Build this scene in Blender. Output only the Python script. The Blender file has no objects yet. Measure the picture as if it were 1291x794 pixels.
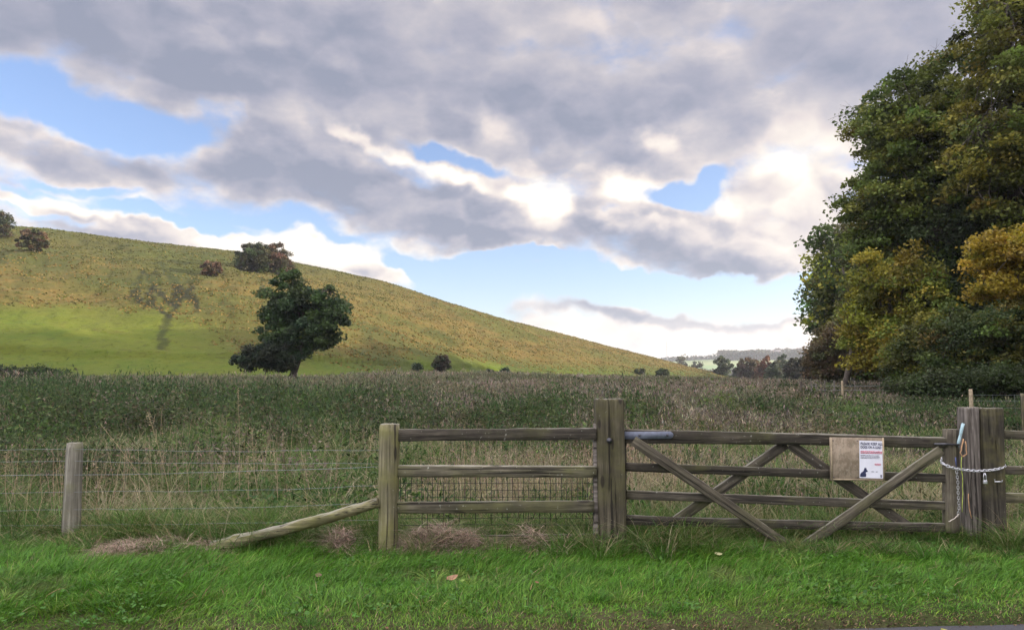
import bpy, math, random
import numpy as np
from mathutils import Vector, Matrix
rng = np.random.default_rng(11); random.seed(11)
S = bpy.context.scene; COL = S.collection
PI = math.pi; R = math.radians

# ------------------------------------------------------------------ camera
EYE = 1.6; FPX = 932.0; TP = 0.088; PITCH = math.atan(TP)
cam = bpy.data.cameras.new('camera'); cam_o = bpy.data.objects.new('camera', cam); COL.objects.link(cam_o)
cam.sensor_width = 36; cam.lens = 36*FPX/1291; cam.clip_start = 0.05; cam.clip_end = 20000
cam_o.location = (0, 0, EYE); cam_o.rotation_euler = (PI/2+PITCH, 0, 0); S.camera = cam_o

def ray(px, py):
    a = (px-645.5)/FPX; b = (397-py)/FPX
    d = Vector((a, math.cos(PITCH)-b*math.sin(PITCH), math.sin(PITCH)+b*math.cos(PITCH)))
    return d
def P(px, py, Y):                       # the world point seen at a pixel, Y metres ahead
    d = ray(px, py); return Vector((0, 0, EYE)) + d*(Y/d.y)
def azel(px, py):
    d = ray(px, py); return math.atan2(d.x, d.y), math.atan2(d.z, math.hypot(d.x, d.y))

# ------------------------------------------------------------------ helpers
def tag(o, label=None, cat=None, group=None, kind=None):
    if label: o['label'] = label
    if cat: o['category'] = cat
    if group: o['group'] = group
    if kind: o['kind'] = kind
    return o
def empty(name, loc, label, cat, group=None, rz=0):
    o = bpy.data.objects.new(name, None); COL.objects.link(o); o.location = loc; o.rotation_euler = (0, 0, rz)
    o.empty_display_size = 0.2
    return tag(o, label, cat, group)
def link(name, me, mat=None, parent=None, loc=None, rot=None):
    o = bpy.data.objects.new(name, me); COL.objects.link(o)
    if mat is not None and not me.materials: me.materials.append(mat)
    if parent: o.parent = parent
    if loc is not None: o.location = loc
    if rot is not None:
        o.rotation_mode = 'QUATERNION'; o.rotation_quaternion = rot
    return o
def npmesh(name, V, Q=None, T=None, C=None, smooth=False):
    V = np.asarray(V, np.float32); Q = np.zeros((0, 4), np.int64) if Q is None else np.asarray(Q, np.int64).reshape(-1, 4)
    T = np.zeros((0, 3), np.int64) if T is None else np.asarray(T, np.int64).reshape(-1, 3)
    me = bpy.data.meshes.new(name)
    me.vertices.add(len(V)); me.vertices.foreach_set('co', V.ravel())
    nl = Q.size+T.size; me.loops.add(nl)
    me.loops.foreach_set('vertex_index', np.concatenate([Q.ravel(), T.ravel()]).astype(np.int32))
    me.polygons.add(len(Q)+len(T))
    st = np.concatenate([np.arange(len(Q))*4, Q.size+np.arange(len(T))*3]).astype(np.int32)
    me.polygons.foreach_set('loop_start', st)
    me.update(calc_edges=True)
    if smooth: me.polygons.foreach_set('use_smooth', np.ones(len(me.polygons), bool))
    if C is not None:
        a = me.color_attributes.new('Col', 'FLOAT_COLOR', 'POINT')
        C = np.asarray(C, np.float32)
        if C.shape[1] == 3: C = np.concatenate([C, np.ones((len(C), 1), np.float32)], 1)
        a.data.foreach_set('color', C.ravel())
    return me
class MB:
    def __init__(s): s.V = []; s.Q = []; s.T = []; s.C = []; s.n = 0
    def add(s, V, Q=None, T=None, C=None):
        V = np.asarray(V, float).reshape(-1, 3)
        if Q is not None and len(Q): s.Q.append(np.asarray(Q).reshape(-1, 4)+s.n)
        if T is not None and len(T): s.T.append(np.asarray(T).reshape(-1, 3)+s.n)
        s.V.append(V); s.n += len(V)
        if C is not None: s.C.append(np.broadcast_to(np.asarray(C, float), (len(V), 3)))
    def mesh(s, name, smooth=False):
        return npmesh(name, np.concatenate(s.V), np.concatenate(s.Q) if s.Q else None, np.concatenate(s.T) if s.T else None,
                      np.concatenate(s.C) if s.C else None, smooth)
def sst(a, b, x):
    t = np.clip((np.asarray(x, float)-a)/(b-a), 0, 1); return t*t*(3-2*t)
_tab = np.random.default_rng(5).random((256, 256))
def vn(x, y):
    xi = np.floor(x).astype(int); yi = np.floor(y).astype(int); fx = x-xi; fy = y-yi
    fx = fx*fx*(3-2*fx); fy = fy*fy*(3-2*fy)
    a = _tab[xi & 255, yi & 255]; b = _tab[(xi+1) & 255, yi & 255]; c = _tab[xi & 255, (yi+1) & 255]; d = _tab[(xi+1) & 255, (yi+1) & 255]
    return (a*(1-fx)+b*fx)*(1-fy)+(c*(1-fx)+d*fx)*fy
def fbm(x, y, o=4):
    s = 0; a = 0.5
    for k in range(o): s = s+a*vn(x*2**k+17.3*k, y*2**k+9.1*k); a *= .5
    return s/(1-.5**o)

# ------------------------------------------------------------------ materials
def newmat(name):
    m = bpy.data.materials.new(name); m.use_nodes = True; nt = m.node_tree; nt.nodes.clear()
    return m, nt
def N(nt, t, **k):
    n = nt.nodes.new(t)
    for a, b in k.items(): setattr(n, a, b)
    return n
def leafmat(name, trans=0.35, rough=0.6, gain=1.0, spec=0.25):
    m, nt = newmat(name); L = nt.links.new
    at = N(nt, 'ShaderNodeAttribute', attribute_name='Col')
    hs = N(nt, 'ShaderNodeHueSaturation'); hs.inputs['Value'].default_value = gain; L(at.outputs['Color'], hs.inputs['Color'])
    p = N(nt, 'ShaderNodeBsdfPrincipled'); p.inputs['Roughness'].default_value = rough; p.inputs['Specular IOR Level'].default_value = spec
    L(hs.outputs[0], p.inputs['Base Color'])
    tr = N(nt, 'ShaderNodeBsdfTranslucent'); L(hs.outputs[0], tr.inputs['Color'])
    mx = N(nt, 'ShaderNodeMixShader'); mx.inputs[0].default_value = trans
    L(p.outputs[0], mx.inputs[1]); L(tr.outputs[0], mx.inputs[2])
    o = N(nt, 'ShaderNodeOutputMaterial'); L(mx.outputs[0], o.inputs[0]); return m
def ramp(nt, stops, interp='LINEAR'):
    r = N(nt, 'ShaderNodeValToRGB'); r.color_ramp.interpolation = interp; e = r.color_ramp.elements
    e[0].position, e[0].color = stops[0][0], (*stops[0][1], 1); e[1].position, e[1].color = stops[-1][0], (*stops[-1][1], 1)
    for p, c in stops[1:-1]:
        q = e.new(p); q.color = (*c, 1)
    return r
def mixc(nt, fac, a, b, bt='MIX'):
    m = N(nt, 'ShaderNodeMix', data_type='RGBA', blend_type=bt)
    for s, v in ((m.inputs[0], fac), (m.inputs[6], a), (m.inputs[7], b)):
        if isinstance(v, (int, float)): s.default_value = v
        elif isinstance(v, tuple): s.default_value = (*v, 1)
        else: nt.links.new(v, s)
    return m.outputs[2]
def math_(nt, op, a, b=0.0, c=None, clamp=False):
    m = N(nt, 'ShaderNodeMath', operation=op, use_clamp=clamp)
    for s, v in zip(m.inputs, (a, b, c)):
        if v is None: continue
        if isinstance(v, (int, float)): s.default_value = v
        else: nt.links.new(v, s)
    return m.outputs[0]
def mrange(nt, v, a, b, c=0., d=1., smooth=True):
    m = N(nt, 'ShaderNodeMapRange', interpolation_type='SMOOTHSTEP' if smooth else 'LINEAR')
    nt.links.new(v, m.inputs[0])
    for i, x in zip((1, 2, 3, 4), (a, b, c, d)): m.inputs[i].default_value = x
    return m.outputs[0]
def noise(nt, vec, scale, detail=4, rough=.55, sc3=None):
    if sc3:
        mp = N(nt, 'ShaderNodeMapping'); nt.links.new(vec, mp.inputs[0]); mp.inputs['Scale'].default_value = sc3; vec = mp.outputs[0]
    n = N(nt, 'ShaderNodeTexNoise'); nt.links.new(vec, n.inputs['Vector']); n.inputs['Scale'].default_value = scale
    n.inputs['Detail'].default_value = detail; n.inputs['Roughness'].default_value = rough; return n.outputs[0]
def woodmat(name, light=(.20, .175, .135), dark=(.075, .066, .05), moss=(.13, .135, .045), mossamt=.5, lichen=.5, axis='X'):
    m, nt = newmat(name); L = nt.links.new
    tc = N(nt, 'ShaderNodeTexCoord').outputs['Object']
    oi = N(nt, 'ShaderNodeObjectInfo')
    va = N(nt, 'ShaderNodeVectorMath', operation='ADD'); L(tc, va.inputs[0]); L(oi.outputs['Random'], va.inputs[1]); v = va.outputs[0]
    g = (1.2, 26, 26) if axis == 'X' else (26, 26, 1.2)
    grain = noise(nt, v, 1.6, 6, .65, g)
    big = noise(nt, v, 2.2, 3, .6, (1, 1.6, 1.6))
    sp = noise(nt, v, 34, 2, .5)
    c = ramp(nt, [(.36, dark), (.5, tuple((a+b)/2 for a, b in zip(light, dark))), (.62, tuple(a*1.25 for a in light))]); L(grain, c.inputs[0])
    c1 = mixc(nt, mrange(nt, big, .62-.35*mossamt, .85-.25*mossamt, 0, .85), c.outputs[0], moss)
    c2 = mixc(nt, mrange(nt, noise(nt, v, 5, 3), .35, .65, 0, .55), c1, dark)
    c3 = mixc(nt, mrange(nt, sp, .72-.05*lichen, .78-.05*lichen, 0, .7*lichen), c2, (.42, .43, .36))
    vo = N(nt, 'ShaderNodeTexNoise'); vo.inputs['Scale'].default_value = 1; vo.inputs['Detail'].default_value = 3
    mp = N(nt, 'ShaderNodeMapping'); L(v, mp.inputs[0]); mp.inputs['Scale'].default_value = tuple(x*.8 for x in ((.9, 40, 40) if axis == 'X' else (40, 40, .9))); L(mp.outputs[0], vo.inputs['Vector'])
    crack = mrange(nt, vo.outputs[0], .615, .65, 0, 1)
    c4 = mixc(nt, math_(nt, 'MULTIPLY', crack, .8), c3, (.025, .022, .018))
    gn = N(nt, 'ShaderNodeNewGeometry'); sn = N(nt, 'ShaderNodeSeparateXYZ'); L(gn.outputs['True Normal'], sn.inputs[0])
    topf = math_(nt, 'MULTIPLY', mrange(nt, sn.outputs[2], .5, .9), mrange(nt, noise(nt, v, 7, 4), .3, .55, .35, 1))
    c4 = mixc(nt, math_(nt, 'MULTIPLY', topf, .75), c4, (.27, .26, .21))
    vk = N(nt, 'ShaderNodeTexVoronoi'); mk = N(nt, 'ShaderNodeMapping'); L(v, mk.inputs[0]); mk.inputs['Scale'].default_value = (2.2, 7, 7) if axis == 'X' else (7, 7, 2.2); L(mk.outputs[0], vk.inputs['Vector']); vk.inputs['Scale'].default_value = 1
    c4 = mixc(nt, mrange(nt, vk.outputs['Distance'], .16, .09, 0, .75), c4, (.03, .025, .02))
    p = N(nt, 'ShaderNodeBsdfPrincipled'); p.inputs['Roughness'].default_value = .85; p.inputs['Specular IOR Level'].default_value = .2
    hv = N(nt, 'ShaderNodeHueSaturation'); L(c4, hv.inputs['Color']); L(math_(nt, 'ADD', .78, math_(nt, 'MULTIPLY', oi.outputs['Random'], .5)), hv.inputs['Value'])
    L(hv.outputs[0], p.inputs['Base Color'])
    b = N(nt, 'ShaderNodeBump'); b.inputs['Strength'].default_value = 1.0; b.inputs['Distance'].default_value = .012
    L(math_(nt, 'SUBTRACT', grain, crack), b.inputs['Height']); L(b.outputs[0], p.inputs['Normal'])
    o = N(nt, 'ShaderNodeOutputMaterial'); L(p.outputs[0], o.inputs[0]); return m
def plain(name, col, rough=.5, metal=0., var=.25, scale=20):
    m, nt = newmat(name); L = nt.links.new
    tc = N(nt, 'ShaderNodeTexCoord').outputs['Object']
    n = noise(nt, tc, scale, 4)
    c = mixc(nt, mrange(nt, n, .3, .7), tuple(x*(1-var) for x in col), tuple(min(1, x*(1+var)) for x in col))
    p = N(nt, 'ShaderNodeBsdfPrincipled'); p.inputs['Roughness'].default_value = rough; p.inputs['Metallic'].default_value = metal
    L(c, p.inputs['Base Color']); o = N(nt, 'ShaderNodeOutputMaterial'); L(p.outputs[0], o.inputs[0]); return m
def plymat():
    m, nt = newmat('weathered_plywood'); L = nt.links.new; tc = N(nt, 'ShaderNodeTexCoord').outputs['Object']
    a = noise(nt, tc, 9, 6, .7); b = noise(nt, tc, 26, 4, .7, (1.6, 1, .6)); d = noise(nt, tc, 60, 3, .6)
    c = mixc(nt, mrange(nt, a, .38, .62), (.20, .155, .105), (.33, .265, .19)); c = mixc(nt, mrange(nt, b, .5, .68, 0, .55), c, (.13, .115, .07))
    c = mixc(nt, mrange(nt, d, .6, .7, 0, .5), c, (.40, .38, .30))
    p = N(nt, 'ShaderNodeBsdfPrincipled'); p.inputs['Roughness'].default_value = .85; L(c, p.inputs['Base Color'])
    o = N(nt, 'ShaderNodeOutputMaterial'); L(p.outputs[0], o.inputs[0]); return m
M = {}
M['leaf'] = leafmat('leaf', .42, .5)
M['grass'] = leafmat('grass', .3, .5)
M['dry'] = leafmat('dry_plant', .2, .8, spec=.1)
M['wood_x'] = woodmat('weathered_rail_wood', light=(0.108, 0.094, 0.072), dark=(0.036, 0.032, 0.025), moss=(.085, .085, .035), mossamt=.5, lichen=.6)
M['wood_low'] = woodmat('mossy_rail_wood', light=(0.162, 0.145, 0.102), dark=(0.060, 0.055, 0.038), moss=(.13, .13, .055), mossamt=.7, lichen=.8)
M['wood_brace'] = woodmat('brace_wood', light=(0.136, 0.120, 0.088), dark=(0.056, 0.048, 0.036), moss=(.12, .115, .06), mossamt=.5, lichen=.3)
M['wood_z'] = woodmat('weathered_post_wood', light=(0.152, 0.132, 0.092), dark=(0.060, 0.053, 0.036), moss=(.135, .13, .055), mossamt=.7, lichen=.3, axis='Z')
M['wood_round'] = woodmat('mossy_round_wood', light=(0.200, 0.180, 0.116), dark=(0.096, 0.088, 0.052), moss=(.17, .165, .06), mossamt=.7, lichen=.6, axis='Z')
M['wood_grey'] = woodmat('grey_split_wood', light=(0.257, 0.228, 0.199), dark=(0.104, 0.090, 0.076), moss=(.17, .15, .11), mossamt=.3, lichen=.1, axis='Z')
M['wood_dark'] = woodmat('dark_post_wood', light=(0.101, 0.090, 0.068), dark=(0.036, 0.032, 0.025), moss=(.17, .155, .06), mossamt=.55, lichen=.2, axis='Z')
M['log'] = woodmat('barkless_log', light=(0.225, 0.203, 0.112), dark=(0.098, 0.090, 0.053), moss=(.17, .17, .05), mossamt=.7, lichen=.4)
M['bark'] = plain('bark', (.085, .07, .055), .9, 0, .4, 6)
M['ply'] = plymat()
M['ply_edge'] = plain('plywood_edge', (.36, .29, .19), .8)
M['steel'] = plain('galvanised_steel', (.16, .18, .235), .7, .1, .12, 30)
M['chain'] = plain('zinc_chain', (.72, .73, .76), .35, .75, .15, 60)
M['bolt'] = plain('dark_iron', (.10, .10, .11), .5, .7)
M['lever'] = plain('pale_blue_paint', (.40, .56, .60), .5, .1)
M['net'] = plain('black_netting', (.012, .012, .012), .7)
M['wire'] = plain('fence_wire', (.25, .28, .29), .5, .3)
M['paper'] = plain('white_sheet', (.78, .79, .86), .45, 0, .03, 12)
M['navy'] = plain('navy_print', (.03, .035, .09), .5)
M['red'] = plain('red_print', (.62, .16, .22), .5)
M['grey_print'] = plain('grey_print', (.22, .22, .27), .5)
M['rope'] = plain('orange_twine', (.42, .25, .13), .85)
M['greenrope'] = plain('yellow_green_twine', (.35, .42, .08), .8)
M['asphalt'] = plain('asphalt', (.075, .075, .085), .8, 0, .35, 90)
M['whitewall'] = plain('white_render', (.75, .74, .7), .7)
M['roof'] = plain('slate_roof', (.15, .13, .13), .7)
M['mast'] = plain('mast_steel', (.3, .3, .32), .6)

# ------------------------------------------------------------------ terrain
ridge_px = [(-420, 232), (-200, 256), (0, 283), (60, 288), (150, 300), (300, 317), (400, 336), (480, 353), (560, 379), (640, 403), (700, 418), (760, 434), (820, 449), (870, 462), (910, 471), (950, 479.5), (990, 481)]
RA = []; RT = []
for px, py in ridge_px:
    d = ray(px, py); RA.append(math.atan2(d.x, d.y)); RT.append(d.z/math.hypot(d.x, d.y))
def A(px): return math.atan((px-645.5)/FPX)
RA = [-PI, R(-130), R(-85)]+RA+[PI]; RT = [0, .0, .12]+RT+[-.001]
FA = [A(p) for p in (-300, 0, 365, 560, 700, 830, 930, 990)]
FD = [112, 98, 94, 120, 160, 215, 300, 380]
CA = [A(p) for p in (-300, 0, 150, 300, 480, 640, 820, 930, 990)]
CD = [270, 245, 235, 235, 250, 275, 330, 370, 420]
def foot(a): return np.interp(a, FA, FD)
def crest(a): return np.interp(a, CA, CD)
def fieldz(r, a):
    lev = np.interp(a, [A(-400), A(640), A(930), A(1291), R(60)], [2.35, 1.9, 1.0, .8, .5])
    lev = np.where(np.abs(a) > R(70), lev*np.clip(1-(np.abs(a)-R(70))/R(30), 0, 1), lev)
    return lev*sst(9, 105, r)
def _gd(px, py):
    d = ray(px, py); t = (EYE+.02)/-d.z; return d.x*t, d.y*t
(_x0, _y0), (_x1, _y1) = _gd(925, 790), _gd(1291, 780)
def edge_y(x): return _y0+(_y1-_y0)/(_x1-_x0)*(x-_x0)
def height(x, y):
    x = np.asarray(x, float); y = np.asarray(y, float)
    r = np.hypot(x, y); a = np.arctan2(x, y)
    z = fieldz(r, a)
    F = foot(a); Cc = crest(a); t = np.interp(a, RA, RT)
    zf = fieldz(F, a); H = EYE+t*Cc
    s = (r-F)/(Cc-F); sc = np.clip(s, 0, 1)
    ease = sc*(1.18-.18*sc); ease = np.where(sc < .12, sc*sc/.24*(1.16), ease-.06*(1-sc))
    up = zf+(np.maximum(H, zf)-zf)*ease
    back = np.where(s > 1, -(np.clip(s-1, 0, 3))**1.6*16, 0)
    hill = np.maximum(up+back, zf-2)
    on = (r > F) & (np.cos(a) > -.5)
    z = np.where(on, np.where(s > 1, np.maximum(hill, np.minimum(zf, 2)), hill), z)
    # gentle bumps
    amp = sst(9, 16, r)*.22
    z = z+amp*(fbm(x*.18+5, y*.18)-.5)*1.6*(1+2.2*sst(0, .3, s)*(1-sst(.85, 1, s))*(t > .01))
    z = z+np.where(on, (fbm(x*.022+3, y*.022+8)-.5)*7*sst(0, .35, s)*(1-sst(.75, .97, s))*sst(.0, .08, t), 0)
    up_ = on*sst(.05, .3, s)*(1-sst(.9, 1.0, s))*sst(.0, .05, t)
    z = z+up_*((fbm(x*.11+9, y*.11, 3)-.5)*2.2+(fbm(x*.5, y*.5, 3)-.5)*.7)
    # wooded bank added on the right, raised so its trees shade the hill foot
    bank = 14*sst(34, 75, x)*sst(-90, -30, y)*(1-sst(150, 260, y))*np.where(y > 0, sst(.48, .75, x/np.maximum(y, .01)), 1)
    z = z+bank
    # far wooded hill
    fr = (r-900)/900; faz = np.clip(1-((a-R(19))/R(16))**2, 0, 1)
    z = z+np.where(r > 700, 47*sst(.0, 1, (r-900)/800)*faz**.7, 0)
    # road level
    e = edge_y(x)
    z = np.where(y < e+.12, z*0-.085*(1-sst(-.10, .12, y-e)), z)
    return z
def H1(x, y): return float(height(np.array([x]), np.array([y]))[0])

def grid_sheet(az, rr):
    Aa, Rr = np.meshgrid(az, rr, indexing='ij')
    X = Rr*np.sin(Aa); Y = Rr*np.cos(Aa); Z = height(X, Y)
    V = np.stack([X, Y, Z], -1).reshape(-1, 3); n = len(rr)
    i = np.arange(len(az)-1)[:, None]*n+np.arange(n-1)[None, :]
    Q = np.stack([i, i+1, i+n+1, i+n], -1).reshape(-1, 4)
    return V, Q
az = np.concatenate([np.linspace(-PI, R(-48), 60)[:-1], np.linspace(R(-48), R(24), 900)[:-1], np.linspace(R(24), R(48), 90)[:-1], np.linspace(R(48), PI, 60)])
rr = np.concatenate([[0.02], np.linspace(.5, 12, 60), np.linspace(12.5, 90, 110), np.linspace(90.8, 290, 230), np.linspace(292, 420, 40), np.geomspace(430, 9000, 60)])
V, Q = grid_sheet(az, rr)
cen = V[Q].mean(1); ca = np.arctan2(cen[:, 0], cen[:, 1]); cr = np.hypot(cen[:, 0], cen[:, 1])
ishill = (cr > foot(ca)) & (ca < A(985)) & (ca > R(-125)) & (cr < 1000)
isfar = (cr > 880) & ~ishill & (np.abs(ca-R(19)) < R(17))
def submesh(name, Q, col=None):
    u, inv = np.unique(Q, return_inverse=True); Vv = V[u]
    return npmesh(name, Vv, inv.reshape(-1, 4), C=None if col is None else col(Vv), smooth=True)

def hill_hit(px, py):
    d = ray(px, py); h = math.hypot(d.x, d.y); a = math.atan2(d.x, d.y)
    f = float(foot(np.array([a]))[0]); rs = np.linspace(f*.7, float(crest(np.array([a]))[0])*1.02, 900)
    zz = height(rs*math.sin(a), rs*math.cos(a)); zr = EYE+d.z/h*rs
    k = np.argmax(zz >= zr)
    if zz[k] < zr[k]: k = len(rs)-8
    return Vector((rs[k]*math.sin(a), rs[k]*math.cos(a), zz[k]))
PLIM = ([], [])
for px, py in ((-300, 372), (-100, 380), (0, 388), (100, 397), (200, 405), (260, 422), (300, 440), (345, 452), (440, 460), (560, 464), (700, 470)):
    p = hill_hit(px, py); a_ = math.atan2(p.x, p.y); r_ = math.hypot(p.x, p.y); f_ = float(foot(a_)); PLIM[0].append(a_); PLIM[1].append((r_-f_)/(float(crest(a_))-f_))
# which part of the hillside is improved pasture, and where the ground is worn to dark tracks
def pasture(x, y):
    a = np.arctan2(x, y); r = np.hypot(x, y)
    s = (r-foot(a))/(crest(a)-foot(a))
    lim = np.interp(a, *PLIM)
    w = (fbm(x*.05, y*.05, 5)-.5)*.16
    return 1-sst(-.05, .075, s-lim+w)
track_px = [[(203, 443), (204, 425), (214, 402), (216, 392)], [(216, 392), (205, 378), (190, 362), (183, 345)], [(216, 392), (222, 372), (212, 350), (202, 335)],
            [(216, 392), (228, 385), (222, 362), (208, 340)], [(250, 393), (238, 375), (243, 362)], [(176, 385), (170, 372), (176, 355)], [(192, 392), (186, 375), (200, 360), (196, 345)],
            [(214, 402), (200, 395), (192, 380)], [(236, 382), (226, 368), (216, 352), (206, 338)]]
def hill_hit(px, py):
    d = ray(px, py); h = math.hypot(d.x, d.y); a = math.atan2(d.x, d.y)
    f = float(foot(np.array([a]))[0]); rs = np.linspace(f*.7, float(crest(np.array([a]))[0])*1.02, 900)
    zz = height(rs*math.sin(a), rs*math.cos(a)); zr = EYE+d.z/h*rs
    k = np.argmax(zz >= zr)
    if zz[k] < zr[k]: k = len(rs)-8
    return Vector((rs[k]*math.sin(a), rs[k]*math.cos(a), zz[k]))
tracks = [[hill_hit(p[0]*1.0, p[1]-4) for p in pl] for pl in track_px]
def trackw(x, y):
    w = np.zeros_like(x)
    wx = x+(fbm(x*.6, y*.6)-.5)*2.0; wy = y+(fbm(x*.6+40, y*.6)-.5)*3
    for pl in tracks:
        for p, q in zip(pl[:-1], pl[1:]):
            dx, dy = q.x-p.x, q.y-p.y; L2 = dx*dx+dy*dy+1e-6
            t = np.clip(((wx-p.x)*dx+(wy-p.y)*dy)/L2, 0, 1)
            dd = np.hypot(wx-p.x-t*dx, wy-p.y-t*dy)+.3*sst(.52, .62, fbm(x*.45+3, y*.3+5))
            w = np.maximum(w, (1-sst(.3, 1.0, dd))*(.7 if pl is tracks[0] else 1))
    return w
# darker green on the slope: shadows painted beside the bushes, lush growth in the hollows
SHADE_LUSH = []
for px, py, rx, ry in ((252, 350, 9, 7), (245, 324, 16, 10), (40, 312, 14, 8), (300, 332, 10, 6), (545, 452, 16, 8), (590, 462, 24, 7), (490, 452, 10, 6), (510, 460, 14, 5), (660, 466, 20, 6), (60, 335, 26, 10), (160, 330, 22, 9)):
    p = hill_hit(px, py); SHADE_LUSH.append((p.x, p.y, rx, ry))
def hillcol(Vv):
    c = np.zeros((len(Vv), 3)); c[:, 0] = pasture(Vv[:, 0], Vv[:, 1]); c[:, 1] = trackw(Vv[:, 0], Vv[:, 1])
    for cx, cy, rx, ry in SHADE_LUSH:
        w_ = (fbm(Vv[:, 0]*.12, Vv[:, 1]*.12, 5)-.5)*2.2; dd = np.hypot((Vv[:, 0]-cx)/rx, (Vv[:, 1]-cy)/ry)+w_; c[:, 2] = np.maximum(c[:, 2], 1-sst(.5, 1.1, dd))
    return c

def groundmat():
    m, nt = newmat('rough_field_soil_and_grass'); L = nt.links.new
    g = N(nt, 'ShaderNodeNewGeometry').outputs['Position']
    a = noise(nt, g, .25, 5); b = noise(nt, g, 9, 5, .7)
    c = mixc(nt, mrange(nt, a, .4, .6), (.055, .075, .022), (.10, .085, .045))
    c = mixc(nt, mrange(nt, b, .35, .65, 0, .7), c, (.035, .04, .015))
    p = N(nt, 'ShaderNodeBsdfPrincipled'); p.inputs['Roughness'].default_value = .95; p.inputs['Specular IOR Level'].default_value = .1; L(c, p.inputs['Base Color'])
    bm = N(nt, 'ShaderNodeBump'); bm.inputs['Distance'].default_value = .1; L(b, bm.inputs['Height']); L(bm.outputs[0], p.inputs['Normal'])
    o = N(nt, 'ShaderNodeOutputMaterial'); L(p.outputs[0], o.inputs[0]); return m
def hillmat():
    m, nt = newmat('chalk_down_grass'); L = nt.links.new
    g = N(nt, 'ShaderNodeNewGeometry').outputs['Position']
    at = N(nt, 'ShaderNodeAttribute', attribute_name='Col'); sp = N(nt, 'ShaderNodeSeparateColor'); L(at.outputs['Color'], sp.inputs[0])
    big = noise(nt, g, .022, 4, .55); mid = noise(nt, g, .2, 6, .7, (1, 1, 2.4)); fine = noise(nt, g, 1.1, 6, .75, (1, .5, 3))
    sz = N(nt, 'ShaderNodeSeparateXYZ'); L(g, sz.inputs[0])
    tan = mixc(nt, mrange(nt, mid, .38, .62), (0.1443, 0.1036, 0.0311), (0.0999, 0.0925, 0.0252))
    olive = mixc(nt, mrange(nt, mid, .35, .65), (0.0555, 0.0666, 0.0185), (0.0925, 0.0851, 0.0252))
    hz = mrange(nt, math_(nt, 'ADD', sz.outputs[2], math_(nt, 'MULTIPLY', math_(nt, 'SUBTRACT', big, .5), 34.)), 15, 38)
    rough_ = mixc(nt, hz, tan, olive)
    rough_ = mixc(nt, mrange(nt, big, .50, .62, 0, .6), rough_, (0.0740, 0.0888, 0.0207))
    ft = mrange(nt, sz.outputs[2], 3.2, 7.5, .85, 0)
    rough_ = mixc(nt, ft, rough_, (0.0592, 0.0925, 0.0185))
    past = mixc(nt, mrange(nt, math_(nt, 'ADD', math_(nt, 'MULTIPLY', mid, .6), math_(nt, 'MULTIPLY', big, .4)), .38, .6), (0.0851, 0.1295, 0.0163), (0.1184, 0.1406, 0.0192))
    c = mixc(nt, sp.outputs[0], rough_, past)
    c = mixc(nt, mrange(nt, mid, .56, .70, 0, .55), c, (.075, .062, .022))
    c = mixc(nt, mrange(nt, fine, .53, .66, 0, .6), c, (.04, .04, .016))
    c = mixc(nt, .12, c, (.0, .0, .0))
    c = mixc(nt, mrange(nt, fine, .42, .30, 0, .35), c, (.24, .20, .08))
    c = mixc(nt, math_(nt, 'MULTIPLY', sp.outputs[1], mrange(nt, fine, .25, .55, .75, 1)), c, (.022, .024, .012))
    c = mixc(nt, math_(nt, 'MULTIPLY', sp.outputs[2], .65), c, (.05, .062, .018))  # third channel: painted bush shadows and lush growth
    p = N(nt, 'ShaderNodeBsdfPrincipled'); p.inputs['Roughness'].default_value = .9; p.inputs['Specular IOR Level'].default_value = .1; L(c, p.inputs['Base Color'])
    bm = N(nt, 'ShaderNodeBump'); bm.inputs['Distance'].default_value = .6; bm.inputs['Strength'].default_value = .8; L(math_(nt, 'ADD', fine, mid), bm.inputs['Height']); L(bm.outputs[0], p.inputs['Normal'])
    o = N(nt, 'ShaderNodeOutputMaterial'); L(p.outputs[0], o.inputs[0]); return m
def farmat():
    m, nt = newmat('far_hill_fields'); L = nt.links.new
    g = N(nt, 'ShaderNodeNewGeometry').outputs['Position']
    v = N(nt, 'ShaderNodeTexVoronoi'); v.inputs['Scale'].default_value = .004; L(g, v.inputs['Vector'])
    c = ramp(nt, [(.2, (.12, .19, .06)), (.6, (.17, .20, .07)), (.9, (.22, .19, .10))]); s = N(nt, 'ShaderNodeSeparateColor'); L(v.outputs['Color'], s.inputs[0]); L(s.outputs[0], c.inputs[0])
    p = N(nt, 'ShaderNodeBsdfPrincipled'); p.inputs['Roughness'].default_value = .95; L(c.outputs[0], p.inputs['Base Color'])
    o = N(nt, 'ShaderNodeOutputMaterial'); L(p.outputs[0], o.inputs[0]); return m
GM = groundmat()
tag(link('ground', submesh('ground', Q[~ishill & ~isfar]), GM), kind='structure')
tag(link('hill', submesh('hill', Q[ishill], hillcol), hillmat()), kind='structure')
tag(link('distant_hill', submesh('distant_hill', Q[isfar]), farmat()), kind='structure')
# road: a slab with a worn edge
xs = np.linspace(-60, 60, 700); jag = .03*(fbm(xs*3, xs*0)-.5)*2
top = np.stack([xs, edge_y(xs)-.02+jag, np.full_like(xs, -.045)], 1); bot = top.copy(); bot[:, 2] = -.12; near = np.stack([xs, xs*0-3.0, np.full_like(xs, -.035)], 1)
Vr = np.concatenate([top, bot, near]); n = len(xs); i = np.arange(n-1)
Qr = np.concatenate([np.stack([i, i+1, i+n+1, i+n], 1), np.stack([i+2*n, i+2*n+1, i+1, i], 1)])
tag(link('road', npmesh('road', Vr, Qr), M['asphalt']), kind='structure')

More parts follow.
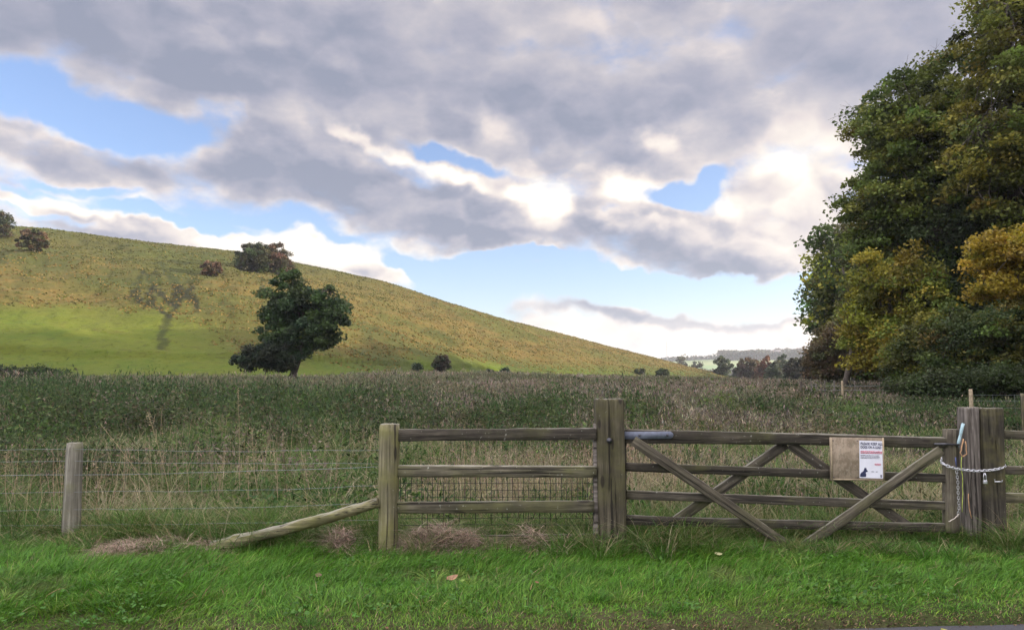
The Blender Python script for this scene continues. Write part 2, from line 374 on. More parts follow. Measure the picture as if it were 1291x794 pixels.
# ------------------------------------------------------------------ foliage primitives (vectorised)
def unit(v): return v/np.maximum(np.linalg.norm(v, axis=-1, keepdims=True), 1e-9)
def diamonds(mb, c, size, asp, col, up=.4, droop=0., vert=0.):
    n = len(c); size = np.broadcast_to(size, (n,)).astype(float)
    d = unit(rng.normal(size=(n, 3))*np.array([1, 1, .55])+np.array([0, 0, vert-droop]))
    nn = unit(rng.normal(size=(n, 3))+np.array([0, 0, up*3]))
    s = unit(np.cross(d, nn))
    hs = (size*.5)[:, None]
    V = np.stack([c-d*hs, c+s*hs*asp-d*hs*.1, c+d*hs, c-s*hs*asp-d*hs*.1], 1).reshape(-1, 3)
    mb.add(V, np.arange(n*4).reshape(-1, 4), C=np.repeat(col, 4, 0))
def blades(mb, base, h, w, lean, col, tipcol=None, az_=None, segs=2):
    n = len(base); th = rng.uniform(0, 2*PI, n) if az_ is None else az_
    ld = np.stack([np.cos(th), np.sin(th), np.zeros(n)], 1); ph = rng.uniform(0, PI, n)
    sd = np.stack([np.cos(ph), np.sin(ph), np.zeros(n)], 1)
    h = np.broadcast_to(h, (n,)); w = np.broadcast_to(w, (n,)); lean = np.broadcast_to(lean, (n,))
    rows = []; cols = []
    tipcol = col if tipcol is None else tipcol
    fr = [0, .5] if segs == 2 else [0, .35, .7]
    for f in fr:
        ctr = base+ld*(h*lean*f**1.8)[:, None]+np.array([0, 0, 1])*(h*(f-.32*lean*f**2.5))[:, None]
        wf = (w*.5*(1-.45*f))[:, None]
        rows += [ctr-sd*wf, ctr+sd*wf]; cols += [col*(1-f)+tipcol*f]*2
    f = 1; tip = base+ld*(h*lean)[:, None]+np.array([0, 0, 1])*(h*(1-.32*np.minimum(lean, 1.6)))[:, None]
    rows.append(tip); cols.append(tipcol)
    k = len(rows); V = np.stack(rows, 1).reshape(-1, 3); C = np.stack(cols, 1).reshape(-1, 3)
    b = np.arange(n)[:, None]*k
    Qs = np.concatenate([b+np.array([2*j, 2*j+1, 2*j+3, 2*j+2]) for j in range(len(fr)-1)])
    T = b+np.array([k-3, k-2, k-1])
    mb.add(V, Qs, T, C)
def jit(col, n, a=.22):
    col = np.asarray(col, float); col = np.broadcast_to(col, (n, 3))
    return np.clip(col*(1+rng.normal(0, a, (n, 1)))*(1+rng.normal(0, a*.25, (n, 3))), .004, .9)
def pick(pal, n, w=None):
    pal = np.asarray(pal, float); k = rng.choice(len(pal), n, p=w); return pal[k]
def on_ground(x, y, dz=0): return np.stack([x, y, height(x, y)+dz], 1)
def tube(mb, pts, rad, sides=6, col=None, cap=True):
    pts = np.asarray(pts, float); n = len(pts); rad = np.broadcast_to(rad, (n,))
    tg = unit(np.gradient(pts, axis=0)); ref = np.array([0, 0, 1.]) if abs(tg[:, 2]).mean() < .8 else np.array([1., 0, 0])
    s = unit(np.cross(tg, ref)); u = np.cross(s, tg)
    th = np.arange(sides)*2*PI/sides
    V = pts[:, None]+rad[:, None, None]*(np.cos(th)[None, :, None]*s[:, None]+np.sin(th)[None, :, None]*u[:, None])
    i = np.arange(n-1)[:, None]*sides; j = np.arange(sides)[None]
    Qq = np.stack([i+j, i+(j+1) % sides, i+sides+(j+1) % sides, i+sides+j], -1).reshape(-1, 4)
    V = V.reshape(-1, 3)
    if cap:
        m0 = len(V); V = np.concatenate([V, pts[:1], pts[-1:]]); j = np.arange(sides)
        T = np.concatenate([np.stack([(j+1) % sides, j, np.full(sides, m0)], 1), np.stack([(n-1)*sides+j, (n-1)*sides+(j+1) % sides, np.full(sides, m0+1)], 1)])
    else: T = None
    mb.add(V, Qq, T, None if col is None else col)

# ------------------------------------------------------------------ trees
PG = [1.25]
def tree_meshes(trunk_top, trunk_r, crown, n_clu, per, leaf, pal, w=None, sig=.9, flat=.5, n_prim=12, twigs=0, stem0=(0, 0, 0), shell=.55, colvar=.26, lumpy=.20):
    """crown: ellipsoids (cx,cy,cz,rx,ry,rz) in metres from the base; returns trunk mesh, crown mesh"""
    crown = np.asarray(crown, float); vol = crown[:, 3]*crown[:, 4]*crown[:, 5]
    k = rng.choice(len(crown), n_clu, p=vol/vol.sum())
    d = unit(rng.normal(size=(n_clu, 3))); rad = rng.uniform(0, 1, n_clu)**(1/3*shell*1.2)
    lump = 1-lumpy*.45+lumpy*np.sin(d[:, 0]*5+k)*np.cos(d[:, 2]*6+1.3*k)
    pts = crown[k, :3]+d*crown[k, 3:]*(rad*lump)[:, None]
    pts[:, 2] = np.maximum(pts[:, 2], .25)
    mb = MB(); t0 = np.asarray(stem0, float); tt = np.asarray(trunk_top, float)
    f = np.linspace(0, 1, 9)[:, None]; bend = rng.normal(0, .05, 3)*np.linalg.norm(tt); bend[2] = 0
    tr = t0+(tt-t0)*f+bend*np.sin(f*PI)
    tube(mb, tr+np.array([0, 0, -.25])*(1-f), trunk_r*(1-.72*f[:, 0])*(1+.35*np.exp(-f[:, 0]*14)), 9)
    pr = pts[rng.choice(n_clu, min(n_prim, n_clu), replace=False)]
    for p in pr:
        hz = np.clip((p[2]*.72-t0[2])/(tt[2]+.01), .14, .92)*rng.uniform(.7, 1); s = t0+(tt-t0)*hz+bend*math.sin(hz*PI)
        g = np.linspace(0, 1, 6)[:, None]; path = s+(p-s)*g+np.array([0, 0, 1])*np.sin(g*PI)*.12*np.linalg.norm(p-s)
        path += rng.normal(0, .03, (6, 3))*np.linalg.norm(p-s)*np.sin(g*PI)
        tube(mb, path, trunk_r*.38*(1-.8*g[:, 0])+.008, 5, cap=False)
    dd = np.linalg.norm(pts[:, None]-pr[None], axis=2); near = dd.argmin(1)
    for q, ni in zip(pts[:min(n_clu, 260)], near):
        p = pr[ni]; L = np.linalg.norm(q-p)
        if L < .05: continue
        g = np.linspace(0, 1, 4)[:, None]; s = p*.75+q*.0+(t0+(tt-t0)*.7)*.25 if L > 3 else p
        path = s+(q-s)*g+rng.normal(0, .05, (4, 3))*L*np.sin(g*PI)
        tube(mb, path, max(trunk_r*.09, .012)*(1-.7*g[:, 0])+.004, 3, cap=False)
    for _ in range(twigs):                      # bare twigs standing out of the crown
        q = pts[rng.integers(n_clu)]; dirn = unit(q-crown[0, :3]+rng.normal(0, 1, 3)); L = rng.uniform(1, 2.4)
        g = np.linspace(0, 1, 5)[:, None]; path = q+dirn*L*g+rng.normal(0, .09, (5, 3))*g
        tube(mb, path, .022*(1-.8*g[:, 0])+.003, 3, cap=False)
        for _2 in range(3):
            b = path[rng.integers(1, 4)]; d2 = unit(dirn+rng.normal(0, .8, 3)); tube(mb, b+d2*L*.4*np.linspace(0, 1, 3)[:, None], np.array([.01, .006, .003]), 3, cap=False)
    trunk = mb.mesh('trunk', True)
    lb = MB(); n = n_clu*per; ci = np.repeat(np.arange(n_clu), per)
    cs = sig*rng.uniform(.6, 1.35, n_clu)
    dv = unit(rng.normal(size=(n, 3)))*(rng.uniform(0, 1, n)**.5)[:, None]*np.array([1.5, 1.5, 1.5*flat])
    out = unit(pts-crown[k, :3])[ci]
    pos = pts[ci]+dv*cs[ci][:, None]; rr_ = np.hypot(dv[:, 0], dv[:, 1])/1.5
    pos[:, 2] -= (rr_**2)*cs[ci]*.45            # each spray droops at its rim
    pos[:, 2] = np.maximum(pos[:, 2], .05)
    cc = jit(pick(np.asarray(pal)*PG[0]*(np.array((1.05, 1.03, .9)) if PG[0] > 1.5 else 1), n_clu, w), n_clu, colvar)[ci]; cc = np.clip(cc*(1+rng.normal(0, .2, (n, 1))), .004, .8)
    diamonds(lb, pos, leaf*rng.uniform(.6, 1.3, n), .75, cc, up=.35, droop=.3)
    return trunk, lb.mesh('crown')
def put_tree(name, loc, label, cat, meshes, group=None, rz=0, sc=1.0, mat=None):
    o = empty(name, loc, label, cat, group, rz); o.scale = (sc,)*3
    link('trunk', meshes[0], M['bark'], o); link('crown', meshes[1], mat or M['leaf'], o); return o

GRN = (.09, .13, .03); DGRN = (.05, .075, .024); OLV = (.16, .16, .03); YEL = (.21, .175, .03); ORG = (.30, .17, .03); BRN = (.11, .07, .035); RUS = (.15, .065, .035); IVY = (.045, .065, .028)
def gz(x, y): return H1(x, y)
def base_at(px, Y, dz=0):
    x = P(px, 478, Y).x; return Vector((x, Y, H1(x, Y)+dz))
def ell(b, px, py, Y, wpx, hpx, dep=None, wpx2=None):
    """crown lobe given where it shows: centre, width and height measured at distance Y"""
    c = P(px, py, Y)-b; m = Y/FPX; rx = wpx*m/2; rz = hpx*m/2
    return (c.x, c.y, c.z, rx, dep or rx, rz)

# lone tree in front of the hill
b = base_at(366, 78)
lone = [ell(b, 360, 366, 77, 54, 50), ell(b, 374, 392, 78, 86, 60), ell(b, 354, 410, 79, 52, 70), ell(b, 402, 386, 78, 68, 54), ell(b, 416, 406, 77, 54, 54), ell(b, 378, 428, 78, 70, 46), ell(b, 352, 440, 78, 56, 44), ell(b, 395, 418, 77, 66, 44), ell(b, 358, 450, 77, 40, 22)]
c0 = P(378, 390, 78)-b
put_tree('broadleaf_tree', b, 'dark green spreading tree with leaning trunk at the foot of the hill', 'tree',
         tree_meshes((c0.x*.8, 0, c0.z), .34, lone, 260, 130, .34, [(.045, .075, .028), (.036, .06, .024), (.065, .10, .032)], sig=.6, flat=.6, n_prim=16, lumpy=.1))
b = base_at(333, 76)
put_tree('shrub', b, 'low dark rounded shrub at the left foot of the lone tree', 'shrub',
         tree_meshes((.3, 0, 1.2), .09, [ell(b, 338, 447, 76, 42, 34), ell(b, 314, 452, 76, 38, 26), ell(b, 352, 450, 76, 40, 34), ell(b, 366, 455, 76, 22, 22)], 120, 130, .26, [(.022, .034, .02), (.03, .036, .02)], sig=.5, flat=.7, n_prim=8))

# bushes on the hillside
def hill_bush(px, pybase, wpx, hpx, label, pal, name='bush', cat='bush', lobes=None, n=60, group=None, leaf=.42):
    p = hill_hit(px, pybase); Y = p.y; b = Vector((p.x, p.y, p.z))
    L = [ell(b, lx, ly, Y, lw, lh) for lx, ly, lw, lh in (lobes or [(px, pybase-hpx*.5, wpx, hpx)])]
    mn = Y/FPX*hpx
    return put_tree(name, b, label, cat, tree_meshes((0, 0, mn*.55), .05+mn*.018, L, n, 110, leaf, pal, sig=max(.35, mn*.09), flat=.7, n_prim=7, lumpy=.05, shell=.8), group)
hill_bush(318, 343, 40, 38, 'round green hawthorn on the ridge, left of the russet one', [(.035, .05, .02), (.055, .055, .025)], 'hawthorn_tree', 'tree', [(322, 324, 46, 38), (311, 331, 30, 26)], 130)
hill_bush(349, 344, 40, 36, 'russet brown hawthorn on the ridge, right of the green one', [(.09, .055, .035), (.06, .055, .03)], 'hawthorn_tree', 'tree', [(346, 325, 42, 36), (358, 332, 28, 26)], 130)
hill_bush(266, 348, 28, 19, 'small reddish brown bush with a green patch below it on the hill', [(.10, .065, .038), (.085, .06, .035)], n=45)
hill_bush(42, 317, 36, 28, 'brown thorn bush on the upper left of the hill', [(.09, .06, .035), (.06, .06, .03)], n=60)
hill_bush(-2, 300, 36, 36, 'dark thorn tree cut by the left edge, high on the hill', [(.07, .06, .03), (.045, .055, .025)], 'hawthorn_tree', 'tree', n=70)
hill_bush(556, 469, 24, 21, 'brown rounded bush at the hill foot, right of the lone tree', [(.09, .075, .05), (.06, .065, .035)], n=60, leaf=.3)
hill_bush(526, 467, 10, 9, 'tiny green bush just left of the brown bush at the hill foot', [(.04, .055, .03)], n=18, leaf=.25)
hill_bush(617, 472, 8, 7, 'smaller of two tiny dark bushes mid way along the hill foot', [(.03, .045, .03)], n=14, leaf=.25)
hill_bush(637, 472, 13, 8, 'larger of two tiny dark bushes mid way along the hill foot', [(.025, .04, .028)], n=20, leaf=.25)
hill_bush(807, 472, 12, 8, 'faint low bush left of the dark round bush near the hill end', [(.05, .06, .03)], n=18, leaf=.4)
hill_bush(835, 477, 19, 13, 'dark round bush at the right end of the hill foot', [(.028, .045, .02), (.035, .05, .02)], n=50, leaf=.4)
hill_bush(923, 480, 14, 7, 'low green bush at the very tip of the hill', [(.05, .07, .025)], n=25, leaf=.5)

# right-hand wood
PG[0] = 1.8
WOODG = 'trees along the edge of the right hand wood'
b = base_at(1150, 58)
put_tree('tall_tree', b, 'tall dark green tree with twiggy top left edge, left front of the wood', 'tree',
    tree_meshes((1.2, 0, 20), .55, [ell(b, 1150, 140, 58, 150, 120), ell(b, 1112, 160, 57, 84, 90), ell(b, 1195, 110, 58, 90, 120), ell(b, 1125, 250, 57, 130, 120), ell(b, 1180, 260, 57, 130, 160), ell(b, 1098, 300, 57, 70, 90), ell(b, 1100, 225, 56, 66, 90), ell(b, 1165, 190, 55, 110, 120), ell(b, 1205, 200, 56, 90, 130)],
        460, 150, .30, [(.06, .082, .02), (.085, .10, .024), (.045, .06, .018), (.10, .10, .022)], sig=.95, flat=.42, n_prim=26, twigs=60), WOODG)
b = base_at(1275, 50)
put_tree('tall_tree', b, 'tallest olive gold tree at the upper right, reaching out of frame', 'tree',
    tree_meshes((.5, 0, 24), .6, [ell(b, 1255, 110, 49, 130, 200), ell(b, 1265, -20, 50, 130, 150), ell(b, 1300, 60, 50, 160, 300), ell(b, 1240, 200, 49, 110, 110), ell(b, 1330, -60, 51, 200, 200), ell(b, 1275, 235, 49, 130, 130)],
        420, 150, .28, [(.10, .10, .022), (.08, .09, .02), (.13, .115, .024), (.065, .08, .02)], sig=.95, flat=.42, n_prim=24, twigs=40), WOODG)
b = base_at(1228, 55)
put_tree('ivy_clad_tree', b, 'very dark ivy clad tree in the middle of the wood', 'tree',
    tree_meshes((0, 0, 15), .45, [ell(b, 1215, 290, 54, 120, 160), ell(b, 1240, 390, 54, 150, 160), ell(b, 1190, 380, 55, 90, 130)],
        300, 150, .26, [IVY, (.03, .045, .02), (.038, .05, .022)], sig=.9, flat=.55, n_prim=14), WOODG)
b = base_at(1120, 52)
put_tree('hazel_tree', b, 'yellow green bushy tree at the lower left of the wood', 'tree',
    tree_meshes((.3, 0, 8), .25, [ell(b, 1130, 370, 52, 110, 120), ell(b, 1095, 410, 52, 66, 110), ell(b, 1145, 430, 51, 120, 90), ell(b, 1105, 340, 52, 60, 70)],
        260, 150, .25, [(.14, .125, .02), (.11, .115, .022), (.08, .095, .02), (.17, .14, .025)], sig=.75, flat=.5, n_prim=16, twigs=8), WOODG)
b = base_at(1062, 66)
put_tree('field_tree', b, 'small green tree hanging over the left edge of the wood', 'tree',
    tree_meshes((.4, 0, 11), .28, [ell(b, 1106, 285, 64, 56, 80), ell(b, 1094, 340, 65, 50, 90), ell(b, 1096, 390, 64, 66, 110), ell(b, 1098, 255, 62, 44, 56)],
        170, 150, .24, [(.06, .08, .024), (.04, .055, .02), (.085, .085, .025)], sig=.8, flat=.45, n_prim=14, twigs=30), WOODG)
b = base_at(1045, 85)
put_tree('field_tree', b, 'brownish half bare tree at the far left end of the wood', 'tree',
    tree_meshes((.3, 0, 5), .2, [ell(b, 1050, 440, 84, 60, 70), ell(b, 1036, 455, 84, 44, 44)],
        150, 110, .30, [(.085, .065, .04), (.065, .06, .03), (.10, .075, .045)], sig=.75, flat=.6, n_prim=10, twigs=20), WOODG)
b = base_at(1350, 33)
put_tree('maple_tree', b, 'golden orange maple reaching in from the right edge', 'tree',
    tree_meshes((-.2, 0, 5.5), .2, [ell(b, 1262, 312, 33, 84, 62), ell(b, 1252, 362, 33, 76, 44), ell(b, 1300, 330, 33, 110, 120)],
        130, 150, .17, [(.19, .14, .02), (.23, .17, .03), (.16, .125, .024)], sig=.5, flat=.4, n_prim=14), WOODG)
b = base_at(1250, 43)
put_tree('understorey_tree', b, 'mid green understorey tree below the maple at the right', 'tree',
    tree_meshes((0, 0, 5), .2, [ell(b, 1250, 430, 43, 130, 90), ell(b, 1290, 420, 43, 100, 110), ell(b, 1205, 440, 43, 80, 80)],
        230, 150, .20, [(.04, .058, .02), (.03, .045, .018), (.055, .07, .022), (.085, .085, .022)], sig=.7, flat=.45, n_prim=14), WOODG)
b = base_at(1165, 47)
put_tree('understorey_tree', b, 'olive understorey bush left of the closing post', 'tree',
    tree_meshes((0, 0, 4), .15, [ell(b, 1165, 440, 47, 80, 80), ell(b, 1195, 420, 47, 60, 80), ell(b, 1140, 460, 47, 60, 50)],
        150, 150, .20, [(.065, .08, .02), (.045, .06, .02), (.10, .10, .02)], sig=.6, flat=.45, n_prim=12), WOODG)
b = base_at(1235, 38)
put_tree('bramble_bush', b, 'low dark bramble bank under the trees at the right', 'bush',
    tree_meshes((0, 0, 1), .05, [ell(b, 1200, 482, 38, 90, 30, 2.), ell(b, 1260, 480, 38, 120, 40, 2.), ell(b, 1150, 487, 40, 60, 20, 2)],
        150, 130, .15, [(.025, .035, .015), (.035, .05, .02)], sig=.5, flat=.6, n_prim=8))
# the wood goes on behind and beyond the frame: shared meshes
bg = [tree_meshes((0, 0, 17), .45, [(0, 0, 14, 5.5, 5.5, 8), (2, 1, 10, 4.5, 4.5, 6), (-2.5, -1, 8, 4, 4, 6), (0, 0, 4, 4.5, 4.5, 3.5)], 300, 55, .55, p_, sig=1.2, flat=.55, n_prim=14)
      for p_ in ([DGRN, GRN, (.045, .055, .02)], [(.05, .06, .02), OLV, DGRN])]
spots = []
for y in np.arange(-60, 150, 9.5):
    spots.append((43+rng.uniform(-2, 2)+max(0, (y-60)*.12), y+rng.uniform(-2, 2)))
    spots.append((55+rng.uniform(-3, 3)+max(0, (y-60)*.1), y+4+rng.uniform(-2, 2)))
    spots.append((70+rng.uniform(-3, 3)+max(0, (y-60)*.1), y+rng.uniform(-2, 2)))
for y in (-42, -30, -18, -7, 4, 14, 24): spots.append((30+rng.uniform(-1.5, 2.5), y))
for i, (x, y) in enumerate(spots):
    if y > 0 and x/y < .45: continue
    put_tree('woodland_tree', (x, y, H1(x, y)), 'tall dense green tree standing deep inside the wood at the right', 'tree', bg[i % 2], 'trees deep in the wood', rng.uniform(0, 6.28), rng.uniform(.95, 1.3))

PG[0] = 1.0
# far trees by the valley mouth
def far_tree(px, pybase, wpx, hpx, Y, label, pal, group='distant trees where the valley opens', n=70, lf=.9):
    hpx *= 1.2
    x = P(px, 478, Y).x; b = Vector((x, Y, H1(x, Y)-.3)); top = P(px, pybase-hpx, Y).z-b.z
    m = Y/FPX; w = wpx*m/2
    L = [(0, 0, top*.55, w*.85, w*.8, top*.45), (-w*.35, 0, top*.4, w*.6, w*.6, top*.38), (w*.4, 0, top*.42, w*.6, w*.6, top*.36), (0, 0, top*.2, w*.9, w*.7, top*.2)]
    put_tree('distant_tree', b, label, 'tree', tree_meshes((0, 0, top*.6), .4, L, n, 70, lf, pal, sig=top*.09, flat=.7, n_prim=7), group)
far_tree(911, 474, 28, 22, 330, 'grey green conical tree just right of the hill tip', [(.06, .075, .04)])
far_tree(944, 478, 34, 27, 310, 'brown oak first in the row right of the hill tip', [(.085, .06, .035), (.07, .06, .035)], n=90)
far_tree(967, 478, 24, 24, 300, 'rust red tree in the distant row', [(.15, .07, .04), (.12, .06, .035)])
far_tree(987, 478, 36, 26, 290, 'pale blue green willow in the distant row', [(.09, .11, .07)], n=90)
far_tree(1007, 480, 30, 26, 230, 'dark tree between the pale willow and the wood', [(.04, .045, .025), (.055, .05, .03)], n=90)
far_tree(1028, 480, 34, 34, 180, 'dark brown tree next to the end of the wood', [(.055, .05, .03), (.07, .055, .03)], n=100, lf=.6)
far_tree(1050, 480, 40, 44, 150, 'tall dull tree behind the end of the wood', [(.055, .05, .03)], n=100, lf=.6)
far_tree(930, 478, 14, 13, 340, 'small dark tree between the conical tree and the oak', [(.05, .055, .035)], n=40)
far_tree(975, 480, 26, 18, 250, 'low green bush tree before the rust red one', [(.06, .075, .04)], n=50)
for px, py, w_, h_, lb in ((860, 461, 22, 12, 'left'), (877, 463, 18, 9, 'right')):
    far_tree(px, py, w_, h_, 520, 'hedgerow tree behind the ridge tail, %s one of the two' % lb, [(.07, .075, .045)], 'hedgerow trees behind the ridge', n=40, lf=1.2)
# far wood on the distant hill (reads as one mass)
lb = MB(); n = 26000
def far_hit(a, r): return height(r*np.sin(a), r*np.cos(a))
aa = rng.uniform(A(905), A(1015), n); r_ = rng.uniform(1480, 1720, n)
aa2 = rng.uniform(A(835), A(1200), 14000); r2 = rng.uniform(1000, 1120, 14000)+rng.normal(0, 8, 14000)
aa3 = rng.uniform(A(600), A(1290), 16000); r3 = rng.uniform(1760, 1900, 16000)
for a_, q, hh, sz_ in ((aa, r_, 15, 5.), (aa2, r2, 8, 3.5), (aa3, r3, 11, 6)):
    X = q*np.sin(a_); Yy = q*np.cos(a_); z = height(X, Yy)
    lump = .35+1.1*fbm(X*.03, Yy*.03)**1.2+.3*fbm(X*.15, Yy*.1)
    pos = np.stack([X, Yy, z+rng.uniform(0, 1, len(q))**.7*hh*lump], 1)
    diamonds(lb, pos, rng.uniform(.6, 1.3, len(q))*sz_, .9, jit(pick([(.055, .06, .035), (.08, .06, .04), (.045, .055, .035)], len(q)), len(q), .2), up=.3)
tag(link('distant_wood', lb.mesh('distant_wood'), M['leaf']), 'hazy blue grey woodland on the distant hill', 'woodland', kind='stuff')
# radio mast beyond the ridge, white house
b = P(841, 455, 900); mb = MB(); hgt = P(841, 431, 900).z-b.z
tube(mb, [(0, 0, -15), (0, 0, hgt)], [.45, .22], 6)
for zz in np.linspace(2, hgt, 8): tube(mb, [(-.6, 0, zz), (.6, 0, zz)], .12, 4)
tag(link('radio_mast', mb.mesh('radio_mast'), M['mast'], loc=b), 'thin radio mast showing above the ridge tail', 'mast')
def boxv(mb, x0, x1, y0, y1, z0, z1):
    V = [(x, y, z) for z in (z0, z1) for y in (y0, y1) for x in (x0, x1)]
    mb.add(V, [(0, 2, 3, 1), (4, 5, 7, 6), (0, 1, 5, 4), (1, 3, 7, 5), (3, 2, 6, 7), (2, 0, 4, 6)])
bp = P(979, 460, 1420); bz = H1(bp.x, 1420)
h = empty('house', (bp.x, 1420, bz+5), 'tiny white gabled house among the trees of the distant hill', 'house')
mb = MB(); boxv(mb, -8, 8, -5, 5, 0, 9); link('wall', mb.mesh('wall'), M['whitewall'], h)
mb = MB(); V_ = [(-9, -6, 8.8), (9, -6, 8.8), (9, 6, 8.8), (-9, 6, 8.8), (-9, 0, 13), (9, 0, 13)]
mb.add(V_, [(0, 1, 5, 4), (2, 3, 4, 5), (0, 3, 2, 1)], [(0, 4, 3), (1, 2, 5)]); link('roof', mb.mesh('roof'), M['roof'], h)
for wx in (-5.5, -1, 3.5):
    for wz in (1.4, 5.4): mb = MB(); boxv(mb, wx, wx+1.6, -5.06, -4.95, wz, wz+2); link('window', mb.mesh('window'), M['navy'], h)

# ------------------------------------------------------------------ small-plant layers
def Gd(px, py):                          # distance at which a pixel meets flat ground
    d = ray(px, py); return EYE/(-d.z)*d.y
# verge of lush grass beside the road
mb = MB(); n = 190000
x = rng.uniform(-8.5, 8.5, n); y = rng.uniform(0, 1, n)
y = edge_y(x)-.03+y*2.45
dE = y-edge_y(x)
clump = fbm(x*2.1, y*2.6); cl2 = fbm(x*.7+9, y*.9)
h = (.022+.075*sst(.05, .9, dE)+.02*sst(1.2, 2.2, dE))*(.55+.9*clump)*rng.uniform(.5, 1.25, n)
th = rng.normal(PI*.06, .9, n)+(cl2-.5)*5
G1 = np.array((.095, .25, .02)); G2 = np.array((.045, .13, .015)); G3 = np.array((.20, .31, .035))
c = G1*(1-clump[:, None])+G2*clump[:, None]; c = c+(G3-c)*(rng.random((n, 1))*(.25+.5*sst(.9, .1, dE)[:, None]))
dead = rng.random(n) < .03+.35*sst(.14, 0, dE)+.05*sst(.6, .1, dE); c[dead] = (.26, .20, .10)
worn = fbm(x*1.1+60, y*2.5+9, 4) > .63; c[worn] = c[worn]*.6+np.array((.10, .09, .04))*.6; h = np.where(worn, h*.6, h)
c = jit(c, n, .3)
blades(mb, on_ground(x, y, -.01), h*1.25, rng.uniform(.0035, .0075, n), rng.uniform(.3, 1.5, n)*(1+.6*sst(.5, .0, clump)), c*.92, c*1.15, th, 3)
n = 2600; x = rng.uniform(-8.5, 8.5, n); k = fbm(x*1.7, x*0+3) > .42; x = x[k]; n = len(x); y = edge_y(x)+rng.uniform(.2, 2.5, n)
for q in range(5):
    diamonds(mb, on_ground(x, y, .035)+rng.normal(0, .022, (n, 3))*np.array([1, 1, .5])+np.array([0, 0, .02]), rng.uniform(.02, .045, n), .75, jit((.07, .17, .025), n, .25), up=1.2)
k = 700; cx = rng.uniform(-8, 8, k); cy = edge_y(cx)+rng.uniform(.15, 2.5, k); n = k*34; ci = np.repeat(np.arange(k), 34); th = rng.uniform(0, 2*PI, n); rr = rng.uniform(0, .07, n)
cc = pick([(.10, .25, .025), (.07, .18, .02), (.19, .28, .05), (.05, .14, .016)], k)[ci]*(1+rng.normal(0, .2, (n, 1))); cc = np.clip(cc, .01, .7); ht = rng.uniform(.05, .15, k)[ci]*(.5+.5*sst(0, 1.2, (cy-edge_y(cx)))[ci])
blades(mb, on_ground(cx[ci]+np.cos(th)*rr, cy[ci]+np.sin(th)*rr, -.005), ht*rng.uniform(.7, 1.4, n), rng.uniform(.004, .008, n), rng.uniform(.4, 1.7, n), cc*.9, cc*1.15, th+.4, 3)
tag(link('verge_grass', mb.mesh('verge_grass'), M['grass']), 'bright green roadside verge grass combed over', 'grass', kind='stuff')
# dead leaf litter and straw crumbs along the road edge
mb = MB(); n = 5000; x = rng.uniform(-8, 8, n); y = edge_y(x)+rng.normal(-.005, .05, n)
diamonds(mb, np.stack([x, y, height(x, y)+rng.uniform(.0, .03, n)], 1), rng.uniform(.008, .03, n), .5, jit(pick([(.10, .06, .035), (.18, .12, .07), (.05, .035, .025)], n), n), up=.5)
tag(link('road_edge_litter', mb.mesh('road_edge_litter'), M['dry']), 'brown crumbs of dead grass along the road edge', 'litter', kind='stuff')

# long grass under and behind the fence
def wedge(n, r0, r1, t0=-1.05, t1=1.05, p=1.0):
    q = np.exp(rng.uniform(math.log(r0), math.log(r1), n)) if p == 1 else rng.uniform(r0, r1, n)
    t = rng.uniform(t0, t1, n); return t*q, q, t
mb = MB(); n = 60000
x = rng.uniform(-9, 9, n); y = rng.normal(7.25, .28, n)+np.where(x < -1.3, .25, 0); inh = ((x > -4.0) & (x < -2.55)) | ((x > -1.9) & (x < -1.5)) | ((x > -1.15) & (x < -.15)) | ((x > -.1) & (x < .38)); k = (y > 6.8) & ~(inh & (y < 7.3) & (rng.random(n) < .9)); x, y = x[k], y[k]; n = len(x)
cl = fbm(x*1.3+3, y*1.3); g = fbm(x*3, y*3+4)
h = (.07+.36*cl)*np.where(((x > 1.9) & (x < 4.4) & (y < 7.3)) | ((x < -3.9) & (y < 7.55)), .5, 1)*rng.uniform(.5, 1.2, n)*(.65+.5*sst(6.8, 7.5, y))
c = jit(pick([(.055, .12, .02), (.08, .16, .025), (.12, .18, .04)], n), n); st = rng.random(n) < .10+.25*(g > .58); c[st] = jit((.30, .25, .13), st.sum())
blades(mb, on_ground(x, y, -.01), h*1.3, rng.uniform(.004, .008, n), rng.uniform(.3, 1.6, n), c, c*1.1, None, 3)
n = 190000; x, y, t = wedge(n, 7.5, 40)
k = ~((y < 8) & (rng.random(n) < .3)); x, y = x[k], y[k]; n = len(x)
cl = fbm(x*.55+31, y*.55+7, 5); g = fbm(x*.9+3, y*.9+50, 4); t = x/y
h = (.12+.95*np.clip(cl-.25, 0, 1)**1.3)*rng.uniform(.4, 1.25, n)*(1+.3*sst(10, 20, y))
straw = sst(.44, .64, g)*.7+.08; straw = np.where((t > .3) | (t < -.25), straw*.6, straw)*np.where(y > 18, .4, 1)
isst = rng.random(n) < straw
c = jit(pick([(.06, .125, .022), (.10, .165, .035), (.045, .10, .02), (.15, .19, .06)], n), n)
c[isst] = jit(pick([(.30, .255, .14), (.22, .18, .10), (.36, .31, .19)], isst.sum()), isst.sum())
blades(mb, on_ground(x, y, -.01), h*1.25, rng.uniform(.005, .009, n)*(y/8)**.8, rng.uniform(.3, 1.7, n), c, c*1.1, None, 3)
